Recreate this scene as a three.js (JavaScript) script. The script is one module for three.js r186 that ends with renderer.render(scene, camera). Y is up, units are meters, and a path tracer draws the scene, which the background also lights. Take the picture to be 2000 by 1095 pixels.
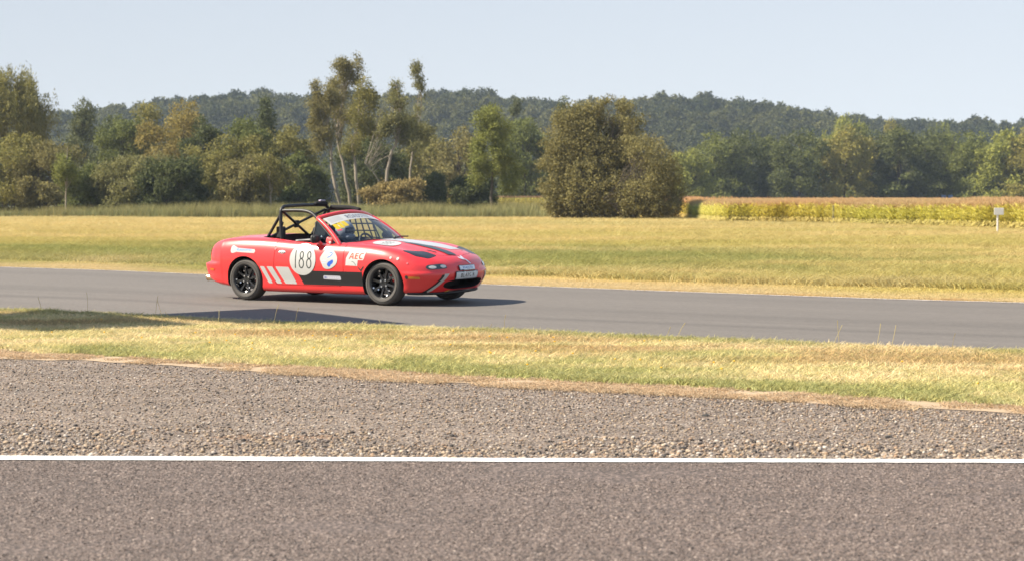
import * as THREE from 'three';
import { mergeGeometries } from 'three/addons/utils/BufferGeometryUtils.js';
import { RoundedBoxGeometry } from 'three/addons/geometries/RoundedBoxGeometry.js';
import { MarchingCubes } from 'three/addons/objects/MarchingCubes.js';
import { Brush, Evaluator, SUBTRACTION, INTERSECTION } from 'three-bvh-csg';

// ---------------------------------------------------------------- camera, sky, sun, exposure
const EYE = 1.305, FOCAL = 3320, HORIZON = 394.15;          // metres; pixels of the 2000 x 1095 frame
const scene = new THREE.Scene();
const camera = new THREE.PerspectiveCamera(2 * Math.atan(547.5 / FOCAL) * 180 / Math.PI, 2000 / 1095, 0.3, 9000);
camera.position.set(0, EYE, 0);
camera.rotation.set(-Math.atan((547.5 - HORIZON) / FOCAL), 0, 0);
camera.focus = 15.5;
camera.userData.fStop = 4.0;
const renderer = new THREE.WebGLRenderer({ antialias: true });
renderer.toneMapping = THREE.LinearToneMapping;
renderer.toneMappingExposure = 2.6;
renderer.shadowMap.enabled = true;

const SUN = new THREE.Vector3(-0.725, 0.685, 0.05).normalize();
const sun = new THREE.DirectionalLight(new THREE.Color().setRGB(1.0, 0.90, 0.74), 4.6);
sun.position.copy(SUN).multiplyScalar(300).add(new THREE.Vector3(0, 0, -60));
sun.target.position.set(0, 0, -60);
sun.castShadow = true;
sun.shadow.mapSize.set(4096, 4096);
Object.assign(sun.shadow.camera, { left: -90, right: 90, top: 90, bottom: -90, near: 1, far: 700 });
sun.shadow.radius = 1.2;
scene.add(sun, sun.target);
{ // clear late-summer sky: pale at the horizon, bluer above, a little brighter to the right of the view
  const W = 512, H = 256, d = new Float32Array(W * H * 4);
  for (let j = 0; j < H; j++) for (let i = 0; i < W; i++) {
    const el = Math.max(0, ((j + 0.5) / H - 0.5) * Math.PI), az = ((i + 0.5) / W - 0.5) * 2 * Math.PI;
    const cx = Math.cos(az);                                  // +x is to the right
    const t = 1 - Math.exp(-el / 0.42), k = 1 + 0.18 * cx * Math.exp(-el / 0.7);
    const o = (j * W + i) * 4;
    d[o] = (0.322 * (1 - t) + 0.090 * t) * k; d[o + 1] = (0.340 * (1 - t) + 0.145 * t) * k; d[o + 2] = (0.350 * (1 - t) + 0.25 * t) * k; d[o + 3] = 1;
  }
  const sky = new THREE.DataTexture(d, W, H, THREE.RGBAFormat, THREE.FloatType);
  sky.mapping = THREE.EquirectangularReflectionMapping;
  sky.magFilter = THREE.LinearFilter; sky.minFilter = THREE.LinearFilter;
  sky.wrapS = THREE.RepeatWrapping;
  sky.needsUpdate = true;
  scene.background = sky; scene.environment = sky;
}

// ---------------------------------------------------------------- helpers
let seed = 20250;
const rnd = () => { seed = (seed + 0x6d2b79f5) | 0; let t = Math.imul(seed ^ (seed >>> 15), 1 | seed); t = (t + Math.imul(t ^ (t >>> 7), 61 | t)) ^ t; return ((t ^ (t >>> 14)) >>> 0) / 4294967296; };
const rr = (a, b) => a + (b - a) * rnd();
const gauss = () => (rnd() + rnd() + rnd() + rnd() - 2) * 0.87;
const lerp = (a, b, t) => a + (b - a) * t, clamp = (x, a, b) => Math.min(b, Math.max(a, x));
const sstep = (a, b, x) => { const t = clamp((x - a) / (b - a), 0, 1); return t * t * (3 - 2 * t); };
const hash3 = (x, y, z) => { let h = Math.imul(x, 374761393) ^ Math.imul(y, 668265263) ^ Math.imul(z, 2147483647 - 1013904); h = Math.imul(h ^ (h >>> 13), 1274126177); return ((h ^ (h >>> 16)) >>> 0) / 4294967296; };
function noise3(x, y, z) {
  const xi = Math.floor(x), yi = Math.floor(y), zi = Math.floor(z), s = (t) => t * t * (3 - 2 * t), u = s(x - xi), v = s(y - yi), w = s(z - zi);
  const a = (k) => lerp(lerp(hash3(xi, yi, zi + k), hash3(xi + 1, yi, zi + k), u), lerp(hash3(xi, yi + 1, zi + k), hash3(xi + 1, yi + 1, zi + k), u), v);
  return lerp(a(0), a(1), w);
}
function noise2(x, y) {
  const xi = Math.floor(x), yi = Math.floor(y), s = (t) => t * t * (3 - 2 * t), u = s(x - xi), v = s(y - yi);
  return lerp(lerp(hash3(xi, yi, 7), hash3(xi + 1, yi, 7), u), lerp(hash3(xi, yi + 1, 7), hash3(xi + 1, yi + 1, 7), u), v);
}
const fbm2 = (x, y, n = 3) => { let s = 0, a = 0.5, t = 0; for (let i = 0; i < n; i++) { s += a * noise2(x, y); t += a; x = x * 2.03 + 17.1; y = y * 2.03 + 5.7; a *= 0.5; } return s / t; };
const lin = (r, g, b) => new THREE.Color().setRGB(r, g, b);
const used = new Map();
const numbered = (name) => { const n = used.get(name) ?? 0; used.set(name, n + 1); return n ? `${name}_${String(n).padStart(3, '0')}` : name; };
function add(o, name, info, parent = scene) {
  o.name = parent === scene ? numbered(name) : name;
  o.userData = { ...o.userData, ...info };
  o.traverse((c) => { if (c.isMesh) { c.castShadow = true; c.receiveShadow = true; } });
  parent.add(o);
  return o;
}
const mesh = (g, m, name, info, parent) => add(new THREE.Mesh(g, m), name, info, parent);
const std = (color, roughness = 0.8, extra = {}) => new THREE.MeshStandardMaterial({ color, roughness, ...extra });
const phys = (color, roughness = 0.5, extra = {}) => new THREE.MeshPhysicalMaterial({ color, roughness, ...extra });
const depthAt = (py) => EYE * FOCAL / (py - HORIZON);
const ground = (px, py) => { const d = depthAt(py); return [(px - 1000) / FOCAL * d, -d]; };     // a point of flat ground, [x, z]
const place = (px, d) => (px - 1000) / FOCAL * d;                                                    // x of a thing that stands d metres away
const heightAt = (py, d) => EYE + (HORIZON - py) * d / FOCAL;
function dataTex(w, h, fill, { srgb = false, repeat = [1, 1], mirror = false } = {}) {
  const d = new Uint8Array(w * h * 4);
  for (let j = 0, o = 0; j < h; j++) for (let i = 0; i < w; i++, o += 4) { const c = fill(i, j); d[o] = clamp(c[0], 0, 255); d[o + 1] = clamp(c[1], 0, 255); d[o + 2] = clamp(c[2], 0, 255); d[o + 3] = 255; }
  const t = new THREE.DataTexture(d, w, h);
  t.magFilter = THREE.LinearFilter; t.minFilter = THREE.LinearMipmapLinearFilter; t.generateMipmaps = true;
  t.wrapS = t.wrapT = mirror ? THREE.MirroredRepeatWrapping : THREE.RepeatWrapping;
  t.repeat.set(...repeat);
  if (srgb) t.colorSpace = THREE.SRGBColorSpace;
  t.needsUpdate = true;
  return t;
}
const toS = (x) => 255 * (x <= 0.0031308 ? 12.92 * x : 1.055 * Math.pow(x, 1 / 2.4) - 0.055);       // linear reflectance to an sRGB byte
function canvasTex(w, h, draw) {
  const c = document.createElement('canvas'); c.width = w; c.height = h;
  draw(c.getContext('2d'), w, h);
  const t = new THREE.CanvasTexture(c); t.colorSpace = THREE.SRGBColorSpace; t.anisotropy = 8; return t;
}
// tapered tube along points
function tube(pts, radii, seg = 8, capped = true, squash = 1) {
  const P = pts.map((p) => new THREE.Vector3(...p)), n = P.length, pos = [], idx = [];
  let side = new THREE.Vector3(0.31, 0.2, 0.93);
  for (let i = 0; i < n; i++) {
    const t = P[Math.min(i + 1, n - 1)].clone().sub(P[Math.max(i - 1, 0)]).normalize();
    side = side.sub(t.clone().multiplyScalar(side.dot(t))).normalize();
    const up = t.clone().cross(side), r = Array.isArray(radii) ? radii[i] : radii;
    for (let k = 0; k < seg; k++) { const a = k / seg * 2 * Math.PI, v = P[i].clone().addScaledVector(side, Math.cos(a) * r).addScaledVector(up, Math.sin(a) * r * squash); pos.push(v.x, v.y, v.z); }
  }
  for (let i = 0; i < n - 1; i++) for (let k = 0; k < seg; k++) { const a = i * seg + k, b = i * seg + (k + 1) % seg; idx.push(a, b, a + seg, b, b + seg, a + seg); }
  if (capped) for (const e of [0, n - 1]) { const c = pos.length / 3; pos.push(P[e].x, P[e].y, P[e].z); for (let k = 0; k < seg; k++) { const a = e * seg + k, b = e * seg + (k + 1) % seg; e ? idx.push(a, b, c) : idx.push(b, a, c); } }
  const g = new THREE.BufferGeometry();
  g.setAttribute('position', new THREE.Float32BufferAttribute(pos, 3)); g.setIndex(idx); g.computeVertexNormals();
  return g;
}
const smoothPts = (pts, n, closed = false) => new THREE.CatmullRomCurve3(pts.map((p) => new THREE.Vector3(...p)), closed, 'centripetal').getPoints(n).map((v) => v.toArray());
const box = (sx, sy, sz, x = 0, y = 0, z = 0, r = 0) => { const g = r ? new RoundedBoxGeometry(sx, sy, sz, 2, r) : new THREE.BoxGeometry(sx, sy, sz); g.translate(x, y, z); return g; };
const merge = (list) => mergeGeometries(list.map((g) => { const q = g.index ? g.toNonIndexed() : g; for (const k of Object.keys(q.attributes)) if (!['position', 'normal'].includes(k)) q.deleteAttribute(k); return q; }));
// ---------------------------------------------------------------- ground, roads, verges
// edges as polylines [x, z], running left to right and carried on beyond the frame
const carry = (pts, l = 14, r = 14) => {
  const a = pts[0], b = pts[1], y = pts[pts.length - 1], z = pts[pts.length - 2], u = Math.hypot(a[0] - b[0], a[1] - b[1]), v = Math.hypot(y[0] - z[0], y[1] - z[1]);
  return [[a[0] + (a[0] - b[0]) / u * l, a[1] + (a[1] - b[1]) / u * l], ...pts, [y[0] + (y[0] - z[0]) / v * r, y[1] + (y[1] - z[1]) / v * r]];
};
const edge = (list, l, r) => carry(list.map(([x, y]) => ground(x, y)), l, r);
const E_line0 = edge([[0, 893.3], [400, 895], [1000, 898], [1600, 899.7], [2000, 900.6]], 8, 8);
const E_line1 = edge([[0, 901], [400, 902.4], [1000, 905], [1600, 906.2], [2000, 907]], 8, 8);
const E_gravel = edge([[0, 701], [250, 706], [480, 724], [750, 741], [1000, 755], [1250, 767], [1500, 779], [1750, 797], [2000, 808]], 12, 10);
const E_thatch = edge([[0, 686], [250, 698], [500, 715], [750, 724], [1000, 740], [1250, 753], [1500, 765], [1750, 783], [2000, 795]], 12, 10);
const E_track0 = edge([[0, 608], [250, 618], [500, 632], [750, 641], [1000, 651], [1250, 662], [1500, 672], [1750, 683], [2000, 691]], 16, 14);
const E_track1 = edge([[0, 521.5], [200, 527.5], [400, 536], [700, 546.5], [1000, 557], [1250, 566.5], [1500, 575.5], [1750, 584], [2000, 591]], 22, 16);
const offset = (pts, d) => pts.map((p, i) => { const a = pts[Math.max(i - 1, 0)], b = pts[Math.min(i + 1, pts.length - 1)], l = Math.hypot(b[0] - a[0], b[1] - a[1]); return [p[0] + (b[1] - a[1]) / l * d, p[1] - (b[0] - a[0]) / l * d]; });   // d > 0: to the far side
const alongX = (pts, x) => { let i = 0; while (i < pts.length - 2 && x > pts[i + 1][0]) i++; const a = pts[i], b = pts[i + 1]; return a[1] + (b[1] - a[1]) * (x - a[0]) / (b[0] - a[0]); };
const spread = (pts, n) => { const L = [0]; for (let i = 1; i < pts.length; i++) L.push(L[i - 1] + Math.hypot(pts[i][0] - pts[i - 1][0], pts[i][1] - pts[i - 1][1])); const out = []; for (let k = 0; k <= n; k++) { const t = L[L.length - 1] * k / n; let i = 0; while (i < pts.length - 2 && t > L[i + 1]) i++; const f = (t - L[i]) / (L[i + 1] - L[i]); out.push([lerp(pts[i][0], pts[i + 1][0], f), lerp(pts[i][1], pts[i + 1][1], f), t]); } return out; };
// a sheet between two edges; uv in metres along and across
function sheet(near, far, y, { n = 60, m = 4, uv = (x, z) => [x, -z], jag = null, color = null } = {}) {
  const A = spread(near, n), B = spread(far, n), pos = [], uvs = [], idx = [], col = [];
  for (let j = 0; j <= m; j++) for (let i = 0; i <= n; i++) {
    let t = j / m; const x = lerp(A[i][0], B[i][0], t); let z = lerp(A[i][1], B[i][1], t); if (jag) z += jag(x, t);
    pos.push(x, y, z); uvs.push(...uv(x, z, A[i][2], t)); if (color) { const c = color(x, z, t); col.push(c.r, c.g, c.b); }
  }
  for (let j = 0; j < m; j++) for (let i = 0; i < n; i++) { const a = j * (n + 1) + i; idx.push(a, a + 1, a + n + 1, a + 1, a + n + 2, a + n + 1); }
  const g = new THREE.BufferGeometry(); g.setAttribute('position', new THREE.Float32BufferAttribute(pos, 3)); g.setAttribute('uv', new THREE.Float32BufferAttribute(uvs, 2));
  if (color) g.setAttribute('color', new THREE.Float32BufferAttribute(col, 3)); g.setIndex(idx); g.computeVertexNormals(); return g;
}
// meadow colour: dry straw, olive and green in drifts (the plants' own colours)
const STRAW = [0.56, 0.43, 0.19], OLIVE = [0.45, 0.375, 0.125], GREEN = [0.205, 0.235, 0.075], TAN = [0.50, 0.405, 0.235], RUST = [0.43, 0.285, 0.14], HAY = [0.68, 0.555, 0.345], MOSS = [0.55, 0.485, 0.235];
const mix3 = (a, b, t) => [lerp(a[0], b[0], t), lerp(a[1], b[1], t), lerp(a[2], b[2], t)];
function meadowMix(x, z) {
  const d = -z, a = fbm2(x * 0.07 + 3, d * 0.16 + 9, 3), b = fbm2(x * 0.35 + 40, d * 0.6 + 2, 3), c = fbm2(x * 0.03 + 71, d * 0.05 + 13, 2);
  let q = mix3(STRAW, OLIVE, clamp((a - 0.28) * 2.6 + (b - 0.5) * 1.2, 0, 1));
  q = mix3(q, GREEN, clamp((c - 0.52) * 2.2 + (b - 0.55) * 1.2, 0, 0.6));
  const e = -alongX(E_track1, clamp(x, -40, 40)), v = d - e;                       // metres beyond the track
  if (v < 5) q = mix3(mix3(TAN, RUST, clamp((fbm2(x * 1.7, 31, 3) - 0.5) * 3 * (1 - sstep(0.15, 0.6, v)), 0, 0.8)), q, clamp(sstep(0.2, 3.4, v) * 0.85 + (b - 0.45) * 1.1, 0, 1));
  q = mix3(q, STRAW, sstep(60, 85, d + (c - 0.5) * 30) * 0.6);
  return q;
}
const LUSH = [0.285, 0.290, 0.105];
function vergeMix(x, z) {
  const f = -alongX(E_track0, x) + z, n = -z + alongX(E_thatch, x);                // f: metres to the track, n: metres from the thatch
  const a = fbm2(x * 0.7 + 5, -z * 1.6 + 3, 3), b = fbm2(x * 2.6, -z * 4.5, 2);
  let q = mix3(HAY, MOSS, clamp((a - 0.30) * 2.2 + (b - 0.5) * 1.3, 0, 1));
  q = mix3(q, LUSH, clamp((1 - sstep(0.1, 1.3, n)) * 0.95 * sstep(0.44, 0.62, fbm2(x * 0.8 + 3, 6, 3)) + (a - 0.60) * 2.5, 0, 0.72));
  q = mix3(q, RUST, clamp(sstep(0.35, 0.62, fbm2(x * 0.55 + 91, -z * 2.2, 3)) * (1 - Math.abs(f - 1.3) / 1.6), 0, 0.75));
  q = mix3(q, LUSH, clamp((1 - sstep(0.05, 0.5, f)) * 0.6 * sstep(0.4, 0.6, fbm2(x * 0.9 + 7, 4, 2)), 0, 0.6));
  return q;
}
const vcol = new THREE.MeshStandardMaterial({ vertexColors: true, roughness: 0.95 });
{ // one sheet of land to the horizon
  const xs = [], zs = [], pos = [], col = [], idx = [];
  for (let k = -40; k <= 40; k++) xs.push(Math.sign(k) * (Math.abs(k) <= 24 ? Math.abs(k) * 2.2 : 52.8 * Math.pow(120, (Math.abs(k) - 24) / 16)));
  for (let k = 0; k <= 150; k++) zs.push(k < 15 ? 60 - k * 4.5 : k < 100 ? -(7.5 + (k - 15) * 1.35) : -(122 * Math.pow(50, (k - 100) / 50)));
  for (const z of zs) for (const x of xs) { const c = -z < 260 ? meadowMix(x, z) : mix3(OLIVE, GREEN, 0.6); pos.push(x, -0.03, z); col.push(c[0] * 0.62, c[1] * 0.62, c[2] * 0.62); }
  const W = xs.length; for (let j = 0; j < zs.length - 1; j++) for (let i = 0; i < W - 1; i++) { const a = j * W + i; idx.push(a, a + 1, a + W, a + 1, a + W + 1, a + W); }
  const g = new THREE.BufferGeometry(); g.setAttribute('position', new THREE.Float32BufferAttribute(pos, 3)); g.setAttribute('color', new THREE.Float32BufferAttribute(col, 3)); g.setIndex(idx); g.computeVertexNormals();
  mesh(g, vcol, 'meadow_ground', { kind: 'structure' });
}
// near road: old coarse asphalt, warm grey with pale chippings
{
  const W = 2048, H = 1280, N = (x, y, s) => noise2(x / s, y / s);
  const h = new Float32Array(W * H);
  for (let j = 0; j < H; j++) for (let i = 0; i < W; i++) h[j * W + i] = clamp(1.55 * (0.62 * N(i, j * 1.0, 4.2) + 0.38 * N(i + 900, j + 77, 2.2)) - 0.30, 0, 1);
  const patch = (i, j) => 0.84 + 0.32 * fbm2(i / 210, j / 120, 3);
  const tex = dataTex(W, H, (i, j) => {
    const v = h[j * W + i], p = patch(i, j), k = p * (0.30 + 1.30 * Math.pow(v, 1.7)), bright = hash3(i >> 1, j >> 1, 11) > 0.975 ? 1.5 : 1;
    const seam = j < 60 + 10 * noise2(i / 40, 5) && i > 1150 ? (j > 46 + 10 * noise2(i / 40, 5) ? 0.7 : 1.28) : 1;       // a paler strip of newer surface at the very front
    return [toS(0.140 * k * bright * seam), toS(0.106 * k * bright * seam), toS(0.091 * k * bright * seam)];
  }, { srgb: true, repeat: [1 / 5.4, 1 / 3.0] });
  const bump = dataTex(W / 1, H / 1, (i, j) => { const v = 255 * h[j * W + i]; return [v, v, v]; }, { repeat: [1 / 5.4, 1 / 3.0] });
  for (const t of [tex, bump]) t.offset.set(0.5, -6.0 / 3.0);
  const m = new THREE.MeshStandardMaterial({ map: tex, bumpMap: bump, bumpScale: 0.006, roughness: 0.86 });
  mesh(sheet(E_line1.map(([x, z]) => [x, 14]), E_line1.map(([x, z]) => [x, z - 0.08]), 0, { n: 20, m: 20 }), m, 'near_road', { kind: 'structure' });
}
{ // painted edge line, a little worn
  const tex = dataTex(1024, 32, (i, j) => { const w = noise2(i / 9, j / 5) * 0.5 + noise2(i / 3, j / 2) * 0.5, k = w > 0.80 ? 0.55 : 0.80 - 0.1 * hash3(i, j, 2); return [toS(k), toS(k * 0.985), toS(k * 0.96)]; }, { srgb: true, repeat: [1 / 6, 1 / 0.2] });
  mesh(sheet(E_line1, E_line0, 0.005, { n: 260, m: 1, uv: (x, z, s, t) => [s, t * 0.2], jag: (x, t) => (noise2(x * 26, t * 9) - 0.5) * 0.012 }), std(0xffffff, 0.75, { map: tex }), 'edge_line', { kind: 'structure' });
}
{ // shoulder of bound gravel
  const W = 2048, H = 1400, SC = 8.6 / W, C = 3.1, cw = Math.ceil(W / C) + 2, tones = [[0.215, 0.160, 0.120], [0.160, 0.125, 0.102], [0.29, 0.22, 0.160], [0.105, 0.083, 0.070], [0.34, 0.29, 0.245], [0.185, 0.140, 0.112], [0.135, 0.104, 0.086]];
  const near = new Float32Array(W * H), id = new Int32Array(W * H);
  for (let j = 0; j < H; j++) for (let i = 0; i < W; i++) {
    const x = i / C, y = j / C, xi = Math.floor(x), yi = Math.floor(y); let b = 9, bi = 0;
    for (let v = -1; v <= 1; v++) for (let u = -1; u <= 1; u++) { const dx = xi + u + hash3(xi + u, yi + v, 1) - x, dy = (yi + v + hash3(xi + u, yi + v, 2) - y), q = dx * dx + dy * dy; if (q < b) { b = q; bi = (yi + v) * cw + xi + u; } }
    near[j * W + i] = Math.sqrt(b); id[j * W + i] = bi;
  }
  const rep = [1 / 8.6, 1 / (H * SC)];
  const tex = dataTex(W, H, (i, j) => {
    const o = j * W + i, r = hash3(id[o], 5, 9), t = tones[Math.floor(r * 6.999)], n = near[o], p = 0.66 + 0.42 * fbm2(i / 190, j / 60, 3), gap = n > 0.62 ? 0.45 : 1, g = (0.82 + 0.36 * hash3(i, j, 4)) * p * gap, white = hash3(id[o], 8, 1) > 0.965 ? 1.9 : 1;
    const ex = (i - 707) / 95, ey = (j - 295) / 24, soil = ex * ex + ey * ey + 0.9 * (fbm2(i / 22, j / 9, 3) - 0.5) * 2;     // a smear of brown soil
    if (soil < 0.8) { const q = 0.85 + 0.3 * hash3(i, j, 4); return [toS(0.20 * q), toS(0.130 * q), toS(0.086 * q)]; }
    return [toS(t[0] * g * white), toS(t[1] * g * white), toS(t[2] * g * white)];
  }, { srgb: true, repeat: rep });
  const bump = dataTex(W, H, (i, j) => { const o = j * W + i, v = 255 * clamp(1.0 - near[o] * 1.1, 0, 1) * (0.55 + 0.45 * hash3(id[o], 2, 2)); return [v, v, v]; }, { repeat: rep });
  for (const t of [tex, bump]) t.offset.set(0.5, -8.2 / (H * SC));
  mesh(sheet(E_line0.map(([x, z]) => [x, z + 0.03]), E_gravel.map(([x, z]) => [x, z - 0.25]), -0.006, { n: 40, m: 12 }), new THREE.MeshStandardMaterial({ map: tex, bumpMap: bump, bumpScale: 0.012, roughness: 0.9 }), 'gravel_shoulder', { kind: 'structure' });
}
// grass verge between the shoulder and the track: bare sheet under the blades
mesh(sheet(E_gravel, E_track0, -0.002, { n: 220, m: 40, jag: (x, t) => (t < 0.01 ? (fbm2(x * 3.1, 2, 3) - 0.5) * 0.30 : t > 0.99 ? (fbm2(x * 3.1, 8, 3) - 0.5) * 0.22 : 0), color: (x, z) => { const n = -z + alongX(E_thatch, x), c = n < 0.12 * fbm2(x * 4, 2, 2) ? mix3([0.40, 0.295, 0.19], [0.29, 0.215, 0.145], fbm2(x * 6, z * 9, 3)) : vergeMix(x, z).map((v) => v * 0.66); return lin(...c); } }), vcol, 'verge_ground', { kind: 'structure' });
{ // the track: smoother, cooler asphalt with faint darker lines where the wheels run
  const W = 2048, H = 640;
  const tex = dataTex(W, H, (i, j) => {
    const t = j / H, line = 1 - 0.20 * Math.exp(-(((t - 0.265 - 0.02 * noise2(i / 300, 1)) / 0.022) ** 2)) - 0.12 * Math.exp(-(((t - 0.44) / 0.05) ** 2)) - 0.10 * Math.exp(-(((t - 0.84) / 0.05) ** 2)) - 0.06 * Math.exp(-(((t - 0.35) / 0.012) ** 2));
    const g = 0.84 + 0.22 * hash3(i, j, 6) + 0.16 * (noise2(i / 3, j / 3) - 0.5), p = 0.90 + 0.20 * fbm2(i / 260, j / 26, 3), k = line * g * p;
    return [toS(0.124 * k), toS(0.110 * k), toS(0.098 * k)];
  }, { srgb: true, repeat: [1 / 30, 1] });
  tex.wrapS = THREE.MirroredRepeatWrapping; tex.wrapT = THREE.ClampToEdgeWrapping;
  const bump = dataTex(512, 512, (i, j) => { const v = 255 * (0.5 * noise2(i / 2.2, j / 2.2) + 0.5 * hash3(i, j, 9)); return [v, v, v]; }, { repeat: [1 / 3.2, 4] });
  mesh(sheet(E_track0.map(([x, z]) => [x, z + 0.30]), E_track1.map(([x, z]) => [x, z - 0.25]), -0.007, { n: 60, m: 10, uv: (x, z, s, t) => [s, t] }), new THREE.MeshStandardMaterial({ map: tex, bumpMap: bump, bumpScale: 0.003, roughness: 0.85 }), 'race_track', { kind: 'structure' });
  const lt = dataTex(1024, 16, (i, j) => { const k = 0.46 * (0.7 + 0.5 * fbm2(i / 14, j / 4, 3)); return [toS(k), toS(k * 0.93), toS(k * 0.90)]; }, { srgb: true, repeat: [1 / 12, 1] });
  mesh(sheet(E_track1, offset(E_track1, 0.16), -0.002, { n: 200, m: 1, uv: (x, z, s, t) => [s, t], jag: (x, t) => (noise2(x * 5, t * 9) - 0.5) * 0.03 }), std(0xffffff, 0.8, { map: lt }), 'track_line', { kind: 'structure' });
}

// ---------------------------------------------------------------- things nobody could count: stones, grass, reeds, maize
function blades(n, h, spreadR, w, lean, seg = 2, tip = 0) { // a tuft: n bent blades; vertex colours run over single blades only as small hue shifts
  const pos = [], col = [], idx = [];
  for (let k = 0; k < n; k++) {
    const a = rnd() * 6.283, r = spreadR * Math.sqrt(rnd()), bx = r * Math.cos(a), bz = r * Math.sin(a), hh = h * rr(0.55, 1.1), dir = rnd() * 6.283, l = lean * rr(0.3, 1.2) * hh, s = pos.length / 3, tn = rr(0.78, 1.22), ye = rr(0.92, 1.08), f = rnd() * 6.283;
    for (let q = 0; q <= seg; q++) {
      const t = q / seg, ww = w * (1 - t) * (tip ? 1 : 1), cx = bx + Math.cos(dir) * l * t * t, cz = bz + Math.sin(dir) * l * t * t, y = hh * (t - 0.15 * t * t * lean);
      if (q < seg) { pos.push(cx - Math.cos(f) * ww, y, cz - Math.sin(f) * ww, cx + Math.cos(f) * ww, y, cz + Math.sin(f) * ww); col.push(tn * ye, tn, tn / ye, tn * ye, tn, tn / ye); } else { pos.push(cx, y, cz); col.push(tn * ye, tn, tn / ye); }
    }
    for (let q = 0; q < seg - 1; q++) { const b = s + q * 2; idx.push(b, b + 1, b + 2, b + 1, b + 3, b + 2); }
    const b = s + (seg - 1) * 2; idx.push(b, b + 1, b + 2);
  }
  const g = new THREE.BufferGeometry(); g.setAttribute('position', new THREE.Float32BufferAttribute(pos, 3)); g.setAttribute('color', new THREE.Float32BufferAttribute(col, 3)); g.setIndex(idx); g.computeVertexNormals();
  return g;
}
const M4 = new THREE.Matrix4(), Q4 = new THREE.Quaternion(), E4 = new THREE.Euler(), V4 = new THREE.Vector3(), S4 = new THREE.Vector3();
function scatter(name, label, g, m, list, parent = scene, category = 'grass') { // list of [x, y, z, turn, scale, scaleY, color, tiltX, tiltZ]
  const im = new THREE.InstancedMesh(g, m, list.length);
  list.forEach(([x, y, z, turn, s, sy, c, tx = 0, tz = 0], i) => { im.setMatrixAt(i, M4.compose(V4.set(x, y, z), Q4.setFromEuler(E4.set(tx, turn, tz)), S4.set(s, sy, s))); if (c) im.setColorAt(i, lin(...c)); });
  return add(im, name, label ? { label, category, kind: 'stuff' } : { kind: 'stuff' }, parent);
}
const bladeMat = new THREE.MeshPhysicalMaterial({ vertexColors: true, roughness: 0.95, side: THREE.DoubleSide, transmission: 0.35, thickness: 0, specularIntensity: 0.3 });
{ // loose stones: thick along the painted line, thin over the shoulder
  const g = new THREE.IcosahedronGeometry(1, 1), p = g.attributes.position; for (let i = 0; i < p.count; i++) { const x = p.getX(i), y = p.getY(i), z = p.getZ(i), k = 0.82 + 0.36 * noise3(x * 1.3 + 4, y * 1.3, z * 1.3); p.setXYZ(i, x * k, y * k * 0.62, z * k * 0.85); } g.computeVertexNormals();
  const list = [], tone = [[0.30, 0.225, 0.155], [0.23, 0.178, 0.138], [0.36, 0.285, 0.21], [0.17, 0.135, 0.112], [0.42, 0.37, 0.32], [0.27, 0.18, 0.115], [0.11, 0.088, 0.075], [0.05, 0.044, 0.04]];
  for (let k = 0; k < 62000; k++) {
    const loose = rnd() < 0.42, t = loose ? Math.pow(rnd(), 2.2) * 0.26 : Math.pow(rnd(), 0.8), zc = 0, x0 = rr(-6.2, 5.2), zn = alongX(E_line0, x0) - 0.004, zf = alongX(E_gravel, x0), z = lerp(zn, zf, t), x = x0;
    if (Math.abs(x) > 0.40 * -z + 0.6) continue;
    const clump = fbm2(x * 2.1, z * 2.6, 3); if (loose && clump < rr(0.2, 0.5) + 0.5 * t) continue;
    const s = loose ? 0.0042 + 0.0110 * Math.pow(rnd(), 3.5) : 0.0035 + 0.0065 * Math.pow(rnd(), 3), c = tone[Math.floor(Math.pow(rnd(), 1.25) * 7.999)];
    const b = rr(0.75, 1.2); list.push([x, -0.004 + s * 0.25, z, rnd() * 6.28, s, s * rr(0.7, 1.1), c.map((v) => v * b), rr(-0.3, 0.3), rr(-0.3, 0.3)]);
  }
  for (let k = 0; k < 26; k++) { const z = -rr(8.7, 12.0), x = rr(-0.3, 0.3) * -z; const s = 0.006 + 0.012 * rnd() ** 2; list.push([x, 0.001, z, rnd() * 6.28, s * 1.6, s * 0.4, [0.03, 0.028, 0.026], 0, rr(-0.2, 0.2)]); }    // crumbs of tyre rubber
  scatter('loose_gravel', 'loose tan and grey stones lying along the white line', g, std(0xffffff, 0.85), list, scene, 'gravel');
}
{ // chippings standing proud of the near road's binder
  const g = new THREE.IcosahedronGeometry(1, 0), list = [], tone = [[0.20, 0.155, 0.132], [0.16, 0.122, 0.104], [0.13, 0.100, 0.086], [0.095, 0.073, 0.064], [0.26, 0.21, 0.18], [0.062, 0.050, 0.045], [0.145, 0.110, 0.093]];
  for (let k = 0; k < 130000; k++) { const d = 5.2 + 3.4 * rnd(), x = rr(-0.38, 0.38) * d, z = -d; if (z < alongX(E_line1, x) + 0.012 || fbm2(x * 1.3 + 20, d * 2.2, 3) < rr(0.22, 0.5)) continue; const s = 0.0030 + 0.0038 * rnd() * rnd(), b = rr(0.85, 1.15); list.push([x, 0.0004, z, rnd() * 6.28, s * rr(0.9, 1.5), s * rr(0.35, 0.6), tone[Math.floor(rnd() * 6.999)].map((v) => v * b), rr(-0.4, 0.4), rr(-0.4, 0.4)]); }
  scatter('road_chippings', 'small stone chippings set in the near road surface', g, std(0xffffff, 0.85), list, scene, 'gravel');
}
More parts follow.
